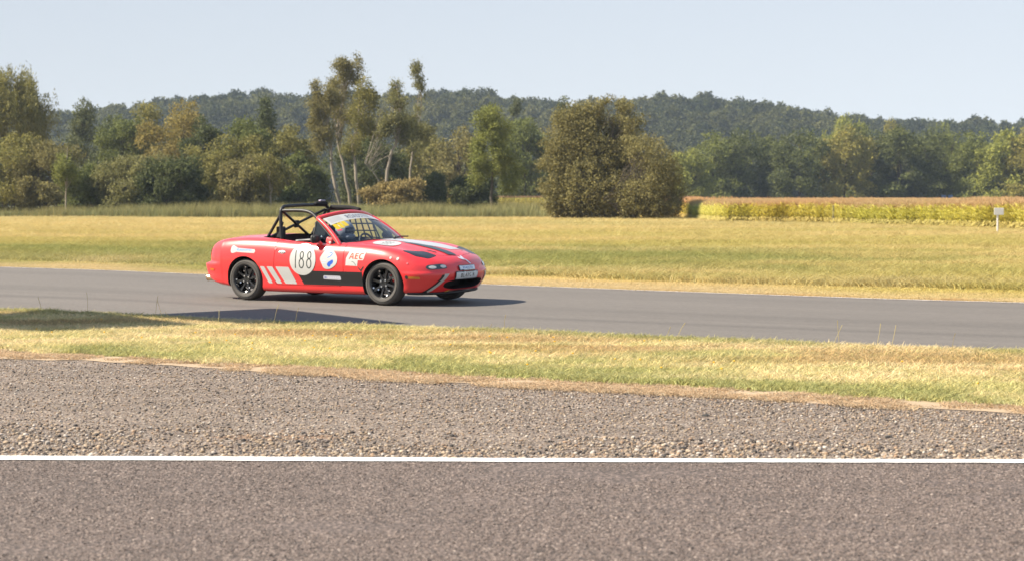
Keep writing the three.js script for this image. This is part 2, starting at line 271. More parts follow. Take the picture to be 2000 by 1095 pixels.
{ // mown grass on the verge
  const g = blades(11, 0.046, 0.080, 0.0046, 1.5, 2), list = [];
  for (let k = 0; k < 78000; k++) {
    const x = rr(-11.5, 8.6), zn = alongX(E_thatch, x), zf = alongX(E_track0, x), t = rnd(), z = lerp(zn + 0.10, zf - 0.10, t);
    if (Math.abs(x) > 0.42 * -z + 1.2) continue;
    const en = zn - z, ragged = fbm2(x * 3.1, 11, 3) * 0.35; if (en < ragged - 0.12) continue;
    let c = vergeMix(x, z); const q = rr(0.72, 1.28), hgt = (0.62 + 0.75 * fbm2(x * 0.9 + 30, z * 1.4, 3)) * (zf - z > -0.3 ? 1.25 : 1);
    if (rnd() < 0.13) c = mix3(c, LUSH, 0.7);
    list.push([x, 0, z, rnd() * 6.28, rr(0.8, 1.25), hgt * rr(0.6, 1.35), [c[0] * q * 1.08, c[1] * q * 1.08, c[2] * q], rr(-0.15, 0.15), rr(-0.15, 0.15)]);
  }
  scatter('verge_grass', 'short dry grass on the strip between gravel and track', g, bladeMat, list);
  const g2 = blades(9, 0.030, 0.10, 0.0045, 2.4, 2), l2 = [];
  for (let k = 0; k < 15000; k++) { const x = rr(-9, 7.2), zn = alongX(E_gravel, x), zf = alongX(E_thatch, x), z = lerp(zn + 0.10, zf - 0.1, rnd()); if (Math.abs(x) > 0.42 * -z + 0.8 || fbm2(x * 3, z * 3, 2) < 0.40) continue; const q = rr(0.75, 1.2); l2.push([x, 0, z, rnd() * 6.28, rr(0.8, 1.3), rr(0.5, 1.1), [0.48 * q, 0.36 * q, 0.23 * q]]); }
  scatter('dry_thatch', 'pale withered grass along the gravel edge', g2, bladeMat, l2);
  const st = tube([[0, 0, 0], [0.01, 0.12, 0], [0.035, 0.26, 0.01], [0.06, 0.36, 0.01]], [0.0026, 0.0022, 0.002, 0.003], 4), sl = [];
  for (let k = 0; k < 20; k++) { const x = rr(-7, 5), z = alongX(E_track0, x) + rr(0.0, 0.5) * (rnd() < 0.6 ? 1 : 4); if (Math.abs(x) > 0.31 * -z) continue; sl.push([x, 0, z, rnd() * 6.28, 1, rr(0.3, 0.8), [0.42, 0.35, 0.16], rr(-0.2, 0.2), rr(-0.2, 0.2)]); }
  scatter('grass_stalk', 'thin seed stalks standing at the track side of the verge', st, std(0xffffff, 0.9), sl);
  const fl = new THREE.SphereGeometry(1, 8, 5), fll = [];
  for (let k = 0; k < 46; k++) { const px = rr(0, 2000), x0 = (px - 1000) / FOCAL * 16, z = lerp(alongX(E_thatch, x0), alongX(E_track0, x0), rr(0.1, 0.9)); fll.push([x0, 0.05, z, 0, 0.010, 0.006, [0.72, 0.40, 0.01]]); }
  scatter('yellow_flower', 'tiny yellow flowers dotted through the verge grass', fl, std(0xffffff, 0.8), fll, scene, 'flowers');
}
{ // the meadow beyond the track
  const g = blades(13, 0.19, 0.19, 0.0085, 1.3, 2), g2 = blades(16, 0.055, 0.13, 0.006, 1.5, 2), list = [], l2 = [];
  for (let k = 0; k < 160000; k++) {
    const d = 22 + 118 * Math.pow(rnd(), 1.35), x = rr(-0.43, 0.43) * d, e = -alongX(E_track1, clamp(x, -40, 40)) + 0.18, v = d - e; if (v < 0.02) continue;
    const c = meadowMix(x, -d), q = rr(0.85, 1.2), far = 1 + sstep(50, 120, d) * 0.8;
    if (v < 2.6 + 1.2 * fbm2(x * 0.3, 3, 2)) { l2.push([x, -0.02, -d, rnd() * 6.28, rr(0.9, 1.4), rr(0.7, 1.3), [c[0] * q * 1.05, c[1] * q * 1.05, c[2] * q]]); continue; }
    const tall = 0.5 + 0.85 * fbm2(x * 0.22, d * 0.3, 3);
    list.push([x, -0.03, -d, rnd() * 6.28, far * rr(0.9, 1.3), tall * rr(0.75, 1.2), [c[0] * q * 1.05, c[1] * q * 1.05, c[2] * q], rr(-0.2, 0.2), rr(-0.2, 0.2)]);
  }
  scatter('meadow_grass', 'long straw and olive meadow grass beyond the track', g, bladeMat, list);
  for (let k = 0; k < 34000; k++) { const x = rr(-16, 11), e = -alongX(E_track1, x) + 0.17, d = e + Math.pow(rnd(), 1.3) * 2.6; if (Math.abs(x) > 0.44 * d) continue; const c = meadowMix(x, -d), q = rr(0.85, 1.15); l2.push([x, -0.02, -d, rnd() * 6.28, rr(0.7, 1.1), rr(0.6, 1.1), [c[0] * q * 1.05, c[1] * q * 1.05, c[2] * q]]); }
  scatter('roadside_grass', 'pale mown grass along the far white line', g2, bladeMat, l2);
}
{ // reeds and rank grass at the foot of the trees
  const g = blades(16, 1.25, 0.35, 0.020, 0.4, 3), list = [];
  for (let k = 0; k < 20000; k++) {
    const px = rr(-420, 1070), d = rr(133, 168 + 26 * sstep(780, 860, px)) + clamp(330 - px, 0, 400) * 0.06, x = place(px, d), n = fbm2(px / 60, d / 9, 3);
    if (px > 1000 && rnd() < (px - 1000) / 80) continue;
    const c = mix3([0.195, 0.215, 0.095], [0.29, 0.265, 0.115], n), q = rr(0.8, 1.2);
    list.push([x, -0.03, -d, rnd() * 6.28, rr(0.8, 1.3), (0.62 + 0.6 * n) * (1 - 0.35 * sstep(330, 0, px)) * rr(0.75, 1.2), c.map((v) => v * q)]);
  }
  scatter('reed_bed', 'grey green reeds and tall grass at the foot of the trees', g, bladeMat, list, scene, 'reeds');
}
{ // maize: stalks with arching leaves and brown tassels
  const pos = [], col = [], idx = [];
  const strip = (pts, w, c0, c1) => { const s = pos.length / 3; pts.forEach(([x, y, z, nx, nz], i) => { const t = i / (pts.length - 1), ww = w * (i === pts.length - 1 ? 0.1 : 1 - 0.45 * t), c = mix3(c0, c1, t); pos.push(x - nx * ww, y, z - nz * ww, x + nx * ww, y + ww * 0.25, z + nz * ww); col.push(...c, ...c); }); for (let i = 0; i < pts.length - 1; i++) { const b = s + i * 2; idx.push(b, b + 1, b + 2, b + 1, b + 3, b + 2); } };
  for (let k = 0; k < 13; k++) {
    const a = k * 2.4 + rr(-0.4, 0.4), y0 = 0.10 + k * 0.092, L = 0.40 * rr(0.7, 1.1), cx = Math.cos(a), cz = Math.sin(a), dry = k < 4 ? 1 : 0, c0 = dry ? [0.40, 0.34, 0.11] : [0.48, 0.45, 0.105], c1 = dry ? [0.43, 0.37, 0.13] : [0.56, 0.51, 0.125];
    strip([0, 0.35, 0.65, 1].map((t) => [cx * L * t, y0 + 0.50 * t - (dry ? 0.50 : 0.30) * t * t, cz * L * t, -cz, cx]), 0.026, c0, c1);
  }
  strip([0, 0.5, 1].map((t) => [0, 1.36 * t, 0, 1, 0]), 0.016, [0.26, 0.24, 0.08], [0.26, 0.24, 0.08]); strip([0, 0.5, 1].map((t) => [0, 1.36 * t, 0, 0, 1]), 0.016, [0.26, 0.24, 0.08], [0.26, 0.24, 0.08]);
  for (let k = 0; k < 5; k++) { const a = k * 1.3, l = k ? 0.10 : 0.0; strip([0, 0.5, 1].map((t) => [Math.cos(a) * l * t, 1.33 + 0.24 * t, Math.sin(a) * l * t, -Math.sin(a), Math.cos(a)]), 0.014, [0.37, 0.25, 0.13], [0.42, 0.29, 0.16]); }
  const g = new THREE.BufferGeometry(); g.setAttribute('position', new THREE.Float32BufferAttribute(pos, 3)); g.setAttribute('color', new THREE.Float32BufferAttribute(col, 3)); g.setIndex(idx); g.computeVertexNormals();
  const list = [];
  const front = (px) => 106 - sstep(1380, 2150, px) * 32 + sstep(1425, 1325, px) * 26;                                      // metres to the near edge of the crop
  for (let k = 0; k < 76000; k++) {
    const px = rr(1255, 2400), f = front(px), t = rnd(), d = t < 0.55 ? f + 1.6 * fbm2(px / 60, 4, 3) + 14 * Math.pow(rnd(), 1.3) : f + 14 + 175 * Math.pow(rnd(), 1.2), x = place(px, d), q = rr(0.85, 1.15), b = fbm2(x * 0.12, d * 0.12, 2);
    list.push([x + rr(-0.1, 0.1), -0.03 + 0.0014 * Math.max(0, d - f), -d, rnd() * 6.28, rr(0.85, 1.15), rr(0.82, 1.06) * (0.95 + 0.3 * (b - 0.5)) * (0.88 + 0.12 * sstep(0, 4, d - f)), [q * (1.28 + 0.4 * (b - 0.4)), q * 1.30, q * 1.25], rr(-0.05, 0.05), rr(-0.05, 0.05)]);
  }
  for (let k = 0; k < 9000; k++) { const px = rr(760, 1360), d = rr(196, 300), x = place(px, d), q = rr(0.8, 1.1); list.push([x, 0.2, -d, rnd() * 6.28, 1.1, 1.15, [q * 0.85, q * 0.80, q * 0.85]]); }
  scatter('maize_crop', 'yellowing maize with brown tassels filling the right hand field', g, bladeMat, list, scene, 'maize');
}
// ---------------------------------------------------------------- trees, bushes, wooded hills
const leafMat = new THREE.MeshPhysicalMaterial({ vertexColors: true, roughness: 0.95, side: THREE.DoubleSide, transmission: 0.35, thickness: 0, specularIntensity: 0.3 });
const barkMat = (r, g, b) => std(lin(r, g, b), 0.95);
const barks = { pale: barkMat(0.30, 0.255, 0.20), grey: barkMat(0.105, 0.086, 0.066), brown: barkMat(0.070, 0.054, 0.040) };
const HUE = { olive: [[0.257, 0.228, 0.067], [0.199, 0.191, 0.059]], green: [[0.161, 0.178, 0.052], [0.132, 0.153, 0.046]], dark: [[0.107, 0.121, 0.042], [0.085, 0.102, 0.038]], gold: [[0.310, 0.244, 0.072], [0.244, 0.204, 0.064]], brown: [[0.254, 0.221, 0.082], [0.194, 0.176, 0.069]], grey: [[0.238, 0.224, 0.087], [0.191, 0.187, 0.071]], fresh: [[0.246, 0.256, 0.066], [0.188, 0.207, 0.054]], blue: [[0.130, 0.141, 0.060], [0.104, 0.118, 0.053]], dry: [[0.345, 0.268, 0.106], [0.255, 0.197, 0.075]] };
// leaves in clumps through the volume of ellipsoids; every leaf a small folded face
function foliage(blobs, { leaf = 0.24, clump = 0.5, per = 13, hue, droop = 0, gap = 0.42, freq = 0.55, up = 0.25, shift = rnd() * 90 }) {
  const pos = [], col = [], idx = [], nrm = new THREE.Vector3(), a = new THREE.Vector3(), b = new THREE.Vector3();
  for (const { c, r, n } of blobs) for (let k = 0; k < n; k++) {
    const th = rnd() * 6.283, cy = rr(-1, 1), sy = Math.sqrt(1 - cy * cy), dx = sy * Math.cos(th), dz = sy * Math.sin(th);
    const lump = 0.74 + 0.5 * noise3(dx * 2.1 + shift, cy * 2.1 + c[0], dz * 2.1 + c[2]), rad = lump * (rnd() < 0.75 ? rr(0.72, 1.02) : rr(0.25, 0.8));
    const X = c[0] + dx * r[0] * rad, Y = c[1] + cy * r[1] * rad, Z = c[2] + dz * r[2] * rad;
    if (Y < 0.15 || noise3(X * freq + shift, Y * freq * (droop ? 0.35 : 1), Z * freq) < gap) continue;
    const ck = hash3(Math.round(X * 7), Math.round(Y * 7), Math.round(Z * 7)), base = mix3(hue[0], hue[1], ck), tone = 0.82 + 0.36 * hash3(Math.round(X * 3), Math.round(Y * 3), k);
    for (let q = 0; q < per; q++) {
      const s = leaf * rr(0.55, 1.25), x = X + gauss() * clump, y = Y + gauss() * clump * (droop ? 1.5 : 0.8) - (droop ? rnd() * droop : 0), z = Z + gauss() * clump; if (y < 0.05) continue;
      nrm.set(rr(-1, 1) + dx * 0.5, rr(-1, 1) + up, rr(-1, 1) + dz * 0.5).normalize();
      a.set(rr(-1, 1), droop ? -2.2 : rr(-1, 1), rr(-1, 1)).cross(nrm).normalize(); b.crossVectors(nrm, a);
      const l = s * (droop ? 1.9 : 1.25), w = s * (droop ? 0.42 : 0.62), o = pos.length / 3, f = s * 0.22;
      pos.push(x - b.x * l * 0.5, y - b.y * l * 0.5, z - b.z * l * 0.5, x + a.x * w * 0.5 + nrm.x * f, y + a.y * w * 0.5 + nrm.y * f, z + a.z * w * 0.5 + nrm.z * f, x + b.x * l * 0.5, y + b.y * l * 0.5, z + b.z * l * 0.5, x - a.x * w * 0.5 + nrm.x * f, y - a.y * w * 0.5 + nrm.y * f, z - a.z * w * 0.5 + nrm.z * f);
      const t = tone * rr(0.8, 1.22); for (let v = 0; v < 4; v++) col.push(base[0] * t, base[1] * t, base[2] * t);
      idx.push(o, o + 1, o + 2, o, o + 2, o + 3);
    }
  }
  const g = new THREE.BufferGeometry(); g.setAttribute('position', new THREE.Float32BufferAttribute(pos, 3)); g.setAttribute('color', new THREE.Float32BufferAttribute(col, 3)); g.setIndex(idx); g.computeVertexNormals(); return g;
}
const wobble = (pts, n, amp) => smoothPts(pts, n).map((p, i) => [p[0] + (i ? (noise2(i * 0.9, p[0] * 3 + 2) - 0.5) * amp : 0), p[1], p[2] + (i ? (noise2(i * 0.9 + 40, p[2] * 3 + 2) - 0.5) * amp : 0)]);
function limbs(trunks, blobs, r0) { // trunks given as point lists; branches run from them into the crown
  const parts = [];
  for (const [pts, ra, rb] of trunks) {
    const P = wobble(pts, 14, ra * 1.6); parts.push(tube(P, P.map((_, i) => lerp(ra, rb, i / (P.length - 1))), 7));
    for (const { c, r } of blobs) for (let k = 0; k < 3; k++) {
      if (rnd() > 16 / (3 * blobs.length)) continue;
      const s = P[Math.floor(P.length * rr(0.42, 0.95))], e = [c[0] + rr(-0.75, 0.75) * r[0], c[1] + rr(-0.3, 0.8) * r[1], c[2] + rr(-0.75, 0.75) * r[2]]; if (e[1] < s[1] - 0.5 || Math.hypot(e[0] - s[0], e[2] - s[2]) > 4.5) continue;
      const Q = wobble([s, [lerp(s[0], e[0], 0.5), lerp(s[1], e[1], 0.62), lerp(s[2], e[2], 0.5)], e], 7, 0.25); parts.push(tube(Q, Q.map((_, i) => lerp(ra * 0.30, 0.012, i / 7)), 5));
    }
  }
  return merge(parts);
}
function tree({ name = 'tree', label, category = 'tree', group, px, d, trunks, blobs, bark = 'brown', ...leafing }) {
  const t = new THREE.Group(); t.position.set(place(px, d), -0.03, -d);
  add(t, name, { label, category, ...(group ? { group } : {}) });
  mesh(limbs(trunks, blobs), barks[bark], 'trunk', {}, t);
  mesh(foliage(blobs, leafing), leafMat, 'crown', {}, t);
  return t;
}
// a rounded crown made of several lobes: h high, w wide, from the height `foot` up
function roundCrown(h, w, foot = 0.12, lobes = 6, n = 260, lean = 0) {
  const out = [], R = w / 2, L = lobes * 2;
  out.push({ c: [lean * 0.4, lerp(h * foot, h, 0.48), 0], r: [R * 0.66, h * (1 - foot) * 0.42, R * 0.66], n: Math.round(n * 0.6) });
  for (let k = 0; k < L; k++) { const a = k * 2.39996 + rr(-0.3, 0.3), y01 = 0.10 + 0.74 * ((k + 0.5) / L) + rr(-0.05, 0.05), q = rr(0.52, 0.74) * Math.sqrt(1 - (1.15 * (y01 - 0.42)) ** 2), y = lerp(h * foot, h, y01), s = rr(0.26, 0.40); out.push({ c: [Math.cos(a) * R * q + lean * y / h, y, Math.sin(a) * R * q], r: [R * s, Math.min(R * s * 0.85, h * 0.16), R * s], n: Math.round(n * 0.24) }); }
  out.push({ c: [rr(-0.25, 0.25) * R + lean, h * 0.88, 0], r: [R * 0.40, h * 0.13, R * 0.40], n: Math.round(n * 0.24) });
  return out;
}
const stem = (h, r = 0.16, x = 0, lean = 0, z = 0) => [[[x, -0.1, z], [x + lean * 0.3, h * 0.4, z], [x + lean, h, z]], r, r * 0.25];
// [pixel column of its middle, metres away, pixel row of its top, pixels wide, foot of the crown, colour, label, extras]
const WOOD = [
  [18, 158, 262, 135, 0.02, 'olive', 'dusky olive thicket at the left edge, below the weeping willow', { kind: 'bush' }],
  [-70, 165, 250, 130, 0.02, 'green', 'green tree standing outside the picture left of the dusky olive thicket', {}],
  [-160, 175, 225, 150, 0.02, 'olive', 'olive tree standing outside the picture, farthest to the left', {}],
  [92, 156, 276, 105, 0.02, 'brown', 'brownish bush left of the slender pale-trunked sapling', { kind: 'bush' }],
  [166, 232, 196, 84, 0.05, 'blue', 'dark spire-topped conifer rising right of the weeping willow', { kind: 'conifer', name: 'conifer_tree' }],
  [214, 245, 232, 118, 0.05, 'dark', 'dark blue green tree standing back, right of the spire-topped conifer', {}],
  [180, 152, 322, 96, 0.02, 'green', 'low green bush right of the slender pale-trunked sapling', { kind: 'bush' }],
  [248, 205, 226, 104, 0.04, 'green', 'mid green round tree at the dip of the left skyline', {}],
  [298, 208, 203, 118, 0.04, 'olive', 'olive round tree left of the golden tree', {}],
  [352, 196, 197, 126, 0.05, 'gold', 'golden brown tree, the yellowest crown left of the poplars', { gap: 0.46 }],
  [404, 186, 226, 76, 0.05, 'dark', 'narrow dark green tree just right of the golden tree', {}],
  [262, 150, 304, 128, 0.02, 'grey', 'grey green willow bush below the olive round tree', { kind: 'bush' }],
  [338, 147, 306, 112, 0.02, 'dark', 'dark leafy bush below the golden tree', { kind: 'bush' }],
  [436, 158, 266, 132, 0.03, 'olive', 'broad olive bush with pale twigs, left of the car roof', { kind: 'bush', gap: 0.46 }],
  [522, 202, 193, 74, 0.05, 'dark', 'dark pointed tree standing left of the tall poplars', { kind: 'conifer', name: 'conifer_tree' }],
  [478, 172, 232, 108, 0.04, 'green', 'green tree filling the gap behind the broad olive bush', {}],
  [560, 172, 244, 112, 0.03, 'olive', 'olive tree close left of the poplar trunks', {}],
  [486, 146, 306, 92, 0.02, 'brown', 'low brown bush at the reeds, above the rear of the car', { kind: 'bush' }],
  [596, 160, 300, 84, 0.02, 'green', 'low green bush tucked against the leftmost poplar trunk', { kind: 'bush' }],
  [726, 188, 268, 124, 0.03, 'dark', 'dark bushy tree seen between the poplar trunks and the leaning tree', {}],
  [770, 152, 352, 92, 0.01, 'dry', 'tan withered bush at the foot of the leaning tree', { kind: 'bush', gap: 0.46 }],
  [832, 168, 330, 62, 0.02, 'dark', 'small dark bush right of the tan withered bush', { kind: 'bush' }],
  [838, 215, 262, 104, 0.05, 'olive', 'olive tree behind the thin spire tree', {}],
  [896, 205, 252, 112, 0.05, 'brown', 'brown olive tree left of the fresh green tree', { gap: 0.45 }],
  [924, 158, 344, 66, 0.02, 'dark', 'dark low bush at the left foot of the fresh green tree', { kind: 'bush' }],
  [1026, 236, 236, 112, 0.04, 'green', 'green tree between the fresh green tree and the great bush', {}],
  [1006, 268, 196, 46, 0.05, 'blue', 'slim blue green spire on the skyline above the fresh green tree', { kind: 'conifer', name: 'conifer_tree' }],
  [1100, 270, 192, 50, 0.05, 'blue', 'slim blue green spire just left of the great bush top', { kind: 'conifer', name: 'conifer_tree' }],
];
for (const [px, d, top, wpx, foot, hue, label, x] of WOOD) {
  const h = heightAt(top, d), w = wpx * d / FOCAL * 1.36, bush = x.kind === 'bush';
  const blobs = x.kind === 'conifer' ? Array.from({ length: 7 }, (_, k) => ({ c: [rr(-0.2, 0.2), h * (0.14 + 0.125 * k), rr(-0.2, 0.2)], r: [w * 0.5 * (1.02 - k * 0.125), h * 0.115, w * 0.5 * (1.02 - k * 0.125)], n: Math.round(130 - 12 * k) })) : roundCrown(h, w, foot, bush ? 7 : 6, bush ? 360 : 400);
  const trunks = bush ? [0, 1, 2, 3].map((k) => stem(h * rr(0.5, 0.75), 0.07, rr(-0.5, 0.5), rr(-1, 1) * w * 0.22, rr(-0.4, 0.4))) : [stem(h * 0.86, 0.20, 0, rr(-0.5, 0.5))];
  tree({ name: x.name ?? (bush ? 'bush' : 'tree'), category: bush ? 'bush' : 'tree', label, group: bush ? 'bushes along the reeds' : 'trees behind the meadow', px, d, trunks, blobs, bark: bush ? 'grey' : 'brown', hue: HUE[hue], leaf: 0.0014 * d, clump: 0.0028 * d, gap: (x.gap ?? 0.40) - 0.04 });
}
{ // weeping willow at the left edge
  const d = 190, h = heightAt(124, d), blobs = [];
  for (let k = 0; k < 26; k++) { const a = k * 2.4, r = 5.9 * Math.sqrt((k + 0.5) / 26), y = h - 1.3 - 0.115 * r * r; blobs.push({ c: [Math.cos(a) * r, y - 1.2, Math.sin(a) * r], r: [1.5, 2.3 + 0.35 * r, 1.5], n: 120 }); }
  blobs.push({ c: [1.5, h - 0.3, 0], r: [0.5, 1.0, 0.5], n: 22 });
  tree({ name: 'willow_tree', label: 'tall weeping willow with hanging curtains at the left edge', px: 4, d, trunks: [stem(h * 0.8, 0.34, 0, 0.6), stem(h * 0.7, 0.22, 0.4, -2.0)], blobs, bark: 'grey', hue: HUE.olive, leaf: 0.24, clump: 0.38, per: 15, droop: 1.7, gap: 0.45, freq: 0.75 });
}
// light-barked trees drawn along their own trunks: points are [metres right of the base, height]
function paleTree(label, px, d, line, r, crown, hue, opt = {}) {
  const base = place(px, d), P = line.map(([x, y]) => [place(x, d) - base, Math.max(-0.1, heightAt(y, d)), rr(-0.2, 0.2)]);
  const blobs = crown.flatMap(([x, y, rx, ry, n]) => Array.from({ length: 6 }, (_, k) => { // each mass of the crown is six loose sprays
    const a = k * 1.9 + rr(0, 1.2), q = k ? rr(0.35, 0.78) : 0, s = rr(0.42, 0.58), W = rx * d / FOCAL, H = ry * d / FOCAL;
    return { c: [place(x, d) - base + Math.cos(a) * q * W, heightAt(y, d) + Math.sin(a) * q * H, rr(-0.9, 0.9) * W], r: [W * s, H * s * 1.1, W * s], n: Math.round(n * 0.30) };
  }));
  return tree({ name: opt.name ?? 'poplar_tree', label, px, d, trunks: [[P, r, r * 0.22], ...(opt.more ?? [])], blobs, bark: opt.bark ?? 'pale', hue: HUE[hue], leaf: 0.16, clump: 0.48, per: 20, gap: (opt.gap ?? 0.50) - 0.04, freq: 1.15, group: opt.group });
}
const POP = 'pale trunked trees above the car roof';
paleTree('pale poplar on the left of the three, trunk curving to the left', 668, 163, [[668, 428], [660, 375], [648, 330], [645, 268], [636, 225], [622, 175]], 0.19, [[628, 215, 26, 52, 150], [640, 262, 34, 36, 110], [616, 190, 16, 30, 60], [622, 255, 24, 40, 70], [655, 190, 22, 40, 80]], 'brown', { group: POP });
paleTree('pale poplar in the middle of the three, the tallest crown', 682, 166, [[682, 428], [680, 370], [670, 318], [660, 282], [662, 235], [678, 170], [682, 118]], 0.17, [[680, 165, 30, 52, 190], [662, 205, 28, 44, 120], [674, 128, 14, 22, 55], [700, 148, 14, 38, 60], [690, 225, 34, 30, 110]], 'brown', { group: POP });
paleTree('pale poplar on the right of the three, nearly straight trunk', 699, 160, [[699, 428], [698, 370], [694, 318], [692, 282], [703, 232], [700, 190], [716, 150]], 0.18, [[714, 200, 24, 46, 120], [728, 178, 10, 26, 45], [712, 250, 32, 34, 130], [688, 290, 22, 20, 40], [726, 240, 18, 36, 70]], 'olive', { group: POP });
paleTree('leaning pale tree right of the three poplars', 752, 158, [[752, 424], [754, 350], [764, 300], [776, 272], [783, 228], [780, 195], [776, 165]], 0.17, [[780, 188, 20, 32, 95], [762, 230, 24, 36, 100], [792, 250, 28, 36, 110], [752, 270, 18, 30, 50], [800, 282, 26, 20, 60]], 'grey', { group: POP, more: [[[[-0.1, 2.6, 0], [-1.2, 4.2, 0.2], [-1.9, 4.9, 0.3]], 0.05, 0.02]] });
paleTree('thin spire tree, its bare top the last one right of the poplars', 798, 170, [[798, 426], [801, 335], [810, 275], [822, 225], [824, 180], [815, 125]], 0.11, [[821, 180, 9, 40, 70], [814, 136, 7, 18, 30], [812, 250, 22, 30, 90], [830, 262, 18, 26, 60]], 'grey', { group: POP });
paleTree('fresh green tree with a visible trunk, left of the great bush', 958, 148, [[958, 432], [960, 360], [964, 300], [966, 225]], 0.15, [[966, 250, 40, 42, 230], [950, 300, 34, 38, 170], [990, 310, 30, 40, 150], [962, 222, 20, 18, 60], [935, 335, 20, 24, 60], [1000, 352, 22, 26, 70]], 'fresh', { gap: 0.42, bark: 'grey', name: 'tree' });
paleTree('slender sapling with a pale trunk standing before the left bushes', 128, 149, [[128, 428], [127, 390], [130, 350], [132, 300]], 0.09, [[132, 312, 20, 28, 70], [120, 340, 16, 20, 40], [142, 345, 14, 20, 35]], 'fresh', { name: 'sapling' });
paleTree('small pale-trunked sapling above the roll cage of the car', 530, 144, [[530, 430], [528, 390], [527, 350], [529, 300]], 0.10, [[528, 320, 30, 28, 110], [512, 345, 20, 20, 50], [548, 340, 20, 22, 55]], 'olive', { name: 'sapling' });
{ // the great bush: many stems, olive brown, with a lower shoulder on the right
  const d = 127, R = (x) => x * d / FOCAL, b = (px, py, rx, ry, n) => ({ c: [place(px, d) - place(1165, d), heightAt(py, d), rr(-1, 1)], r: [R(rx), R(ry), R(rx) * 0.9], n });
  const blobs = [b(1160, 290, 84, 82, 900), b(1115, 275, 50, 66, 420), b(1190, 240, 60, 44, 420), b(1215, 285, 40, 64, 320), b(1090, 345, 38, 62, 340), b(1160, 365, 80, 56, 560), b(1130, 232, 44, 30, 230), b(1095, 395, 34, 34, 170), b(1195, 213, 34, 18, 120), b(1210, 375, 44, 46, 280), b(1120, 412, 46, 22, 220), b(1185, 412, 50, 22, 240)];
  const trunks = Array.from({ length: 11 }, (_, k) => { const x = rr(-1.6, 1.6), l = (k - 5) * 0.55; return stem(rr(2.5, 4.6), rr(0.05, 0.09), x, l, rr(-0.8, 0.8)); });
  tree({ name: 'bush', category: 'bush', label: 'great olive brown bush, widest and nearest of all, right of centre', px: 1165, d, trunks, blobs, bark: 'grey', hue: HUE.brown, leaf: 0.15, clump: 0.42, per: 18, gap: 0.28, freq: 0.6, shift: 12.3 });
  const b2 = (px, py, rx, ry, n) => ({ c: [place(px, 124) - place(1275, 124), heightAt(py, 124), rr(-0.8, 0.8)], r: [R(rx), R(ry), R(rx)], n });
  tree({ name: 'bush', category: 'bush', label: 'lower brown bush leaning on the right side of the great bush', px: 1275, d: 124, trunks: Array.from({ length: 8 }, (_, k) => stem(rr(1.8, 3.2), 0.06, -1.6 + rr(-0.5, 0.5), (k - 4) * 0.5, rr(-0.5, 0.5))), blobs: [b2(1270, 335, 54, 62, 480), b2(1300, 365, 36, 52, 280), b2(1250, 300, 36, 36, 200), b2(1240, 385, 38, 38, 210), b2(1295, 400, 36, 28, 200), b2(1250, 412, 40, 18, 160)], bark: 'grey', hue: HUE.brown, leaf: 0.145, clump: 0.40, per: 18, gap: 0.28, freq: 0.6, shift: 31.7 });
}
// the line of oaks behind the maize: five crowns, each used a few times, turned and scaled
{
  const kinds = [['dark', 15, 12], ['green', 15, 11], ['olive', 14, 11], ['dark', 15, 10], ['fresh', 12, 10]].map(([hue, h, w], k) => {
    const blobs = roundCrown(h, w, 0.02, 8, 300);
    return { h, w, trunk: limbs([stem(h * 0.85, 0.3)], blobs), crown: foliage(blobs, { hue: HUE[hue].map((c) => [c[0] * 1.18, c[1] * 1.14, c[2] * 0.95]), leaf: 0.40, clump: 0.75, per: 11, gap: 0.38, freq: 0.36 }) };
  });
  const row = [[1352, 318, 292, 70, 4, 'pale green bush-like oak, first of the far line right of the great bush'], [1392, 335, 259, 108, 1, 'rounded oak, second of the far line right of the great bush'], [1452, 338, 250, 112, 0, 'wide dark oak, third of the far line right of the great bush'], [1508, 345, 262, 84, 3, 'narrow dark oak, fourth of the far line right of the great bush'], [1562, 330, 250, 106, 0, 'dark oak with a flat brownish top, left of the notch in the far line'], [1606, 350, 268, 70, 1, 'low oak in the notch of the far tree line'],
    [1650, 332, 252, 104, 2, 'olive oak just right of the notch in the far line'], [1648, 420, 228, 74, 4, 'pale taller tree peeping over the notch in the far line'], [1702, 340, 244, 96, 0, 'dark oak midway between the notch and the blue panel'], [1756, 334, 246, 112, 3, 'broad dark oak left of the gap above the blue panel'], [1806, 336, 248, 86, 0, 'darkest oak, right above the deep shade by the blue panel'], [1742, 430, 238, 60, 2, 'distant olive crown behind the dark oaks, its top just showing'],
    [1846, 420, 240, 52, 1, 'distant round crown on the skyline above the blue panel'], [1858, 342, 260, 84, 1, 'green oak right of the darkest oak'], [1908, 332, 258, 100, 1, 'green oak left of the white sign'], [1962, 326, 256, 104, 4, 'bright green oak behind the white sign'], [2014, 322, 250, 100, 2, 'olive oak cut by the right edge'], [2085, 330, 252, 110, 0, 'dark oak standing outside the picture to the right of the far line'], [2160, 326, 256, 110, 1, 'green oak standing outside the picture at the right end of the far line'], [1320, 345, 300, 84, 2, 'olive oak half hidden by the lower brown bush']];
  for (const [px, d, top, wpx, k, label] of row) {
    const K = kinds[k], h = heightAt(top, d) + 0.4, w = wpx * d / FOCAL * 1.25, t = new THREE.Group();
    t.position.set(place(px, d), -0.3, -d); t.rotation.y = rnd() * 6.28; t.scale.set(w / K.w, h / K.h * 0.99, w / K.w);
    add(t, 'oak_tree', { label, category: 'tree', group: 'oaks behind the maize field' });
    mesh(K.trunk, barks.brown, 'trunk', {}, t); mesh(K.crown, leafMat, 'crown', {}, t);
  }
}
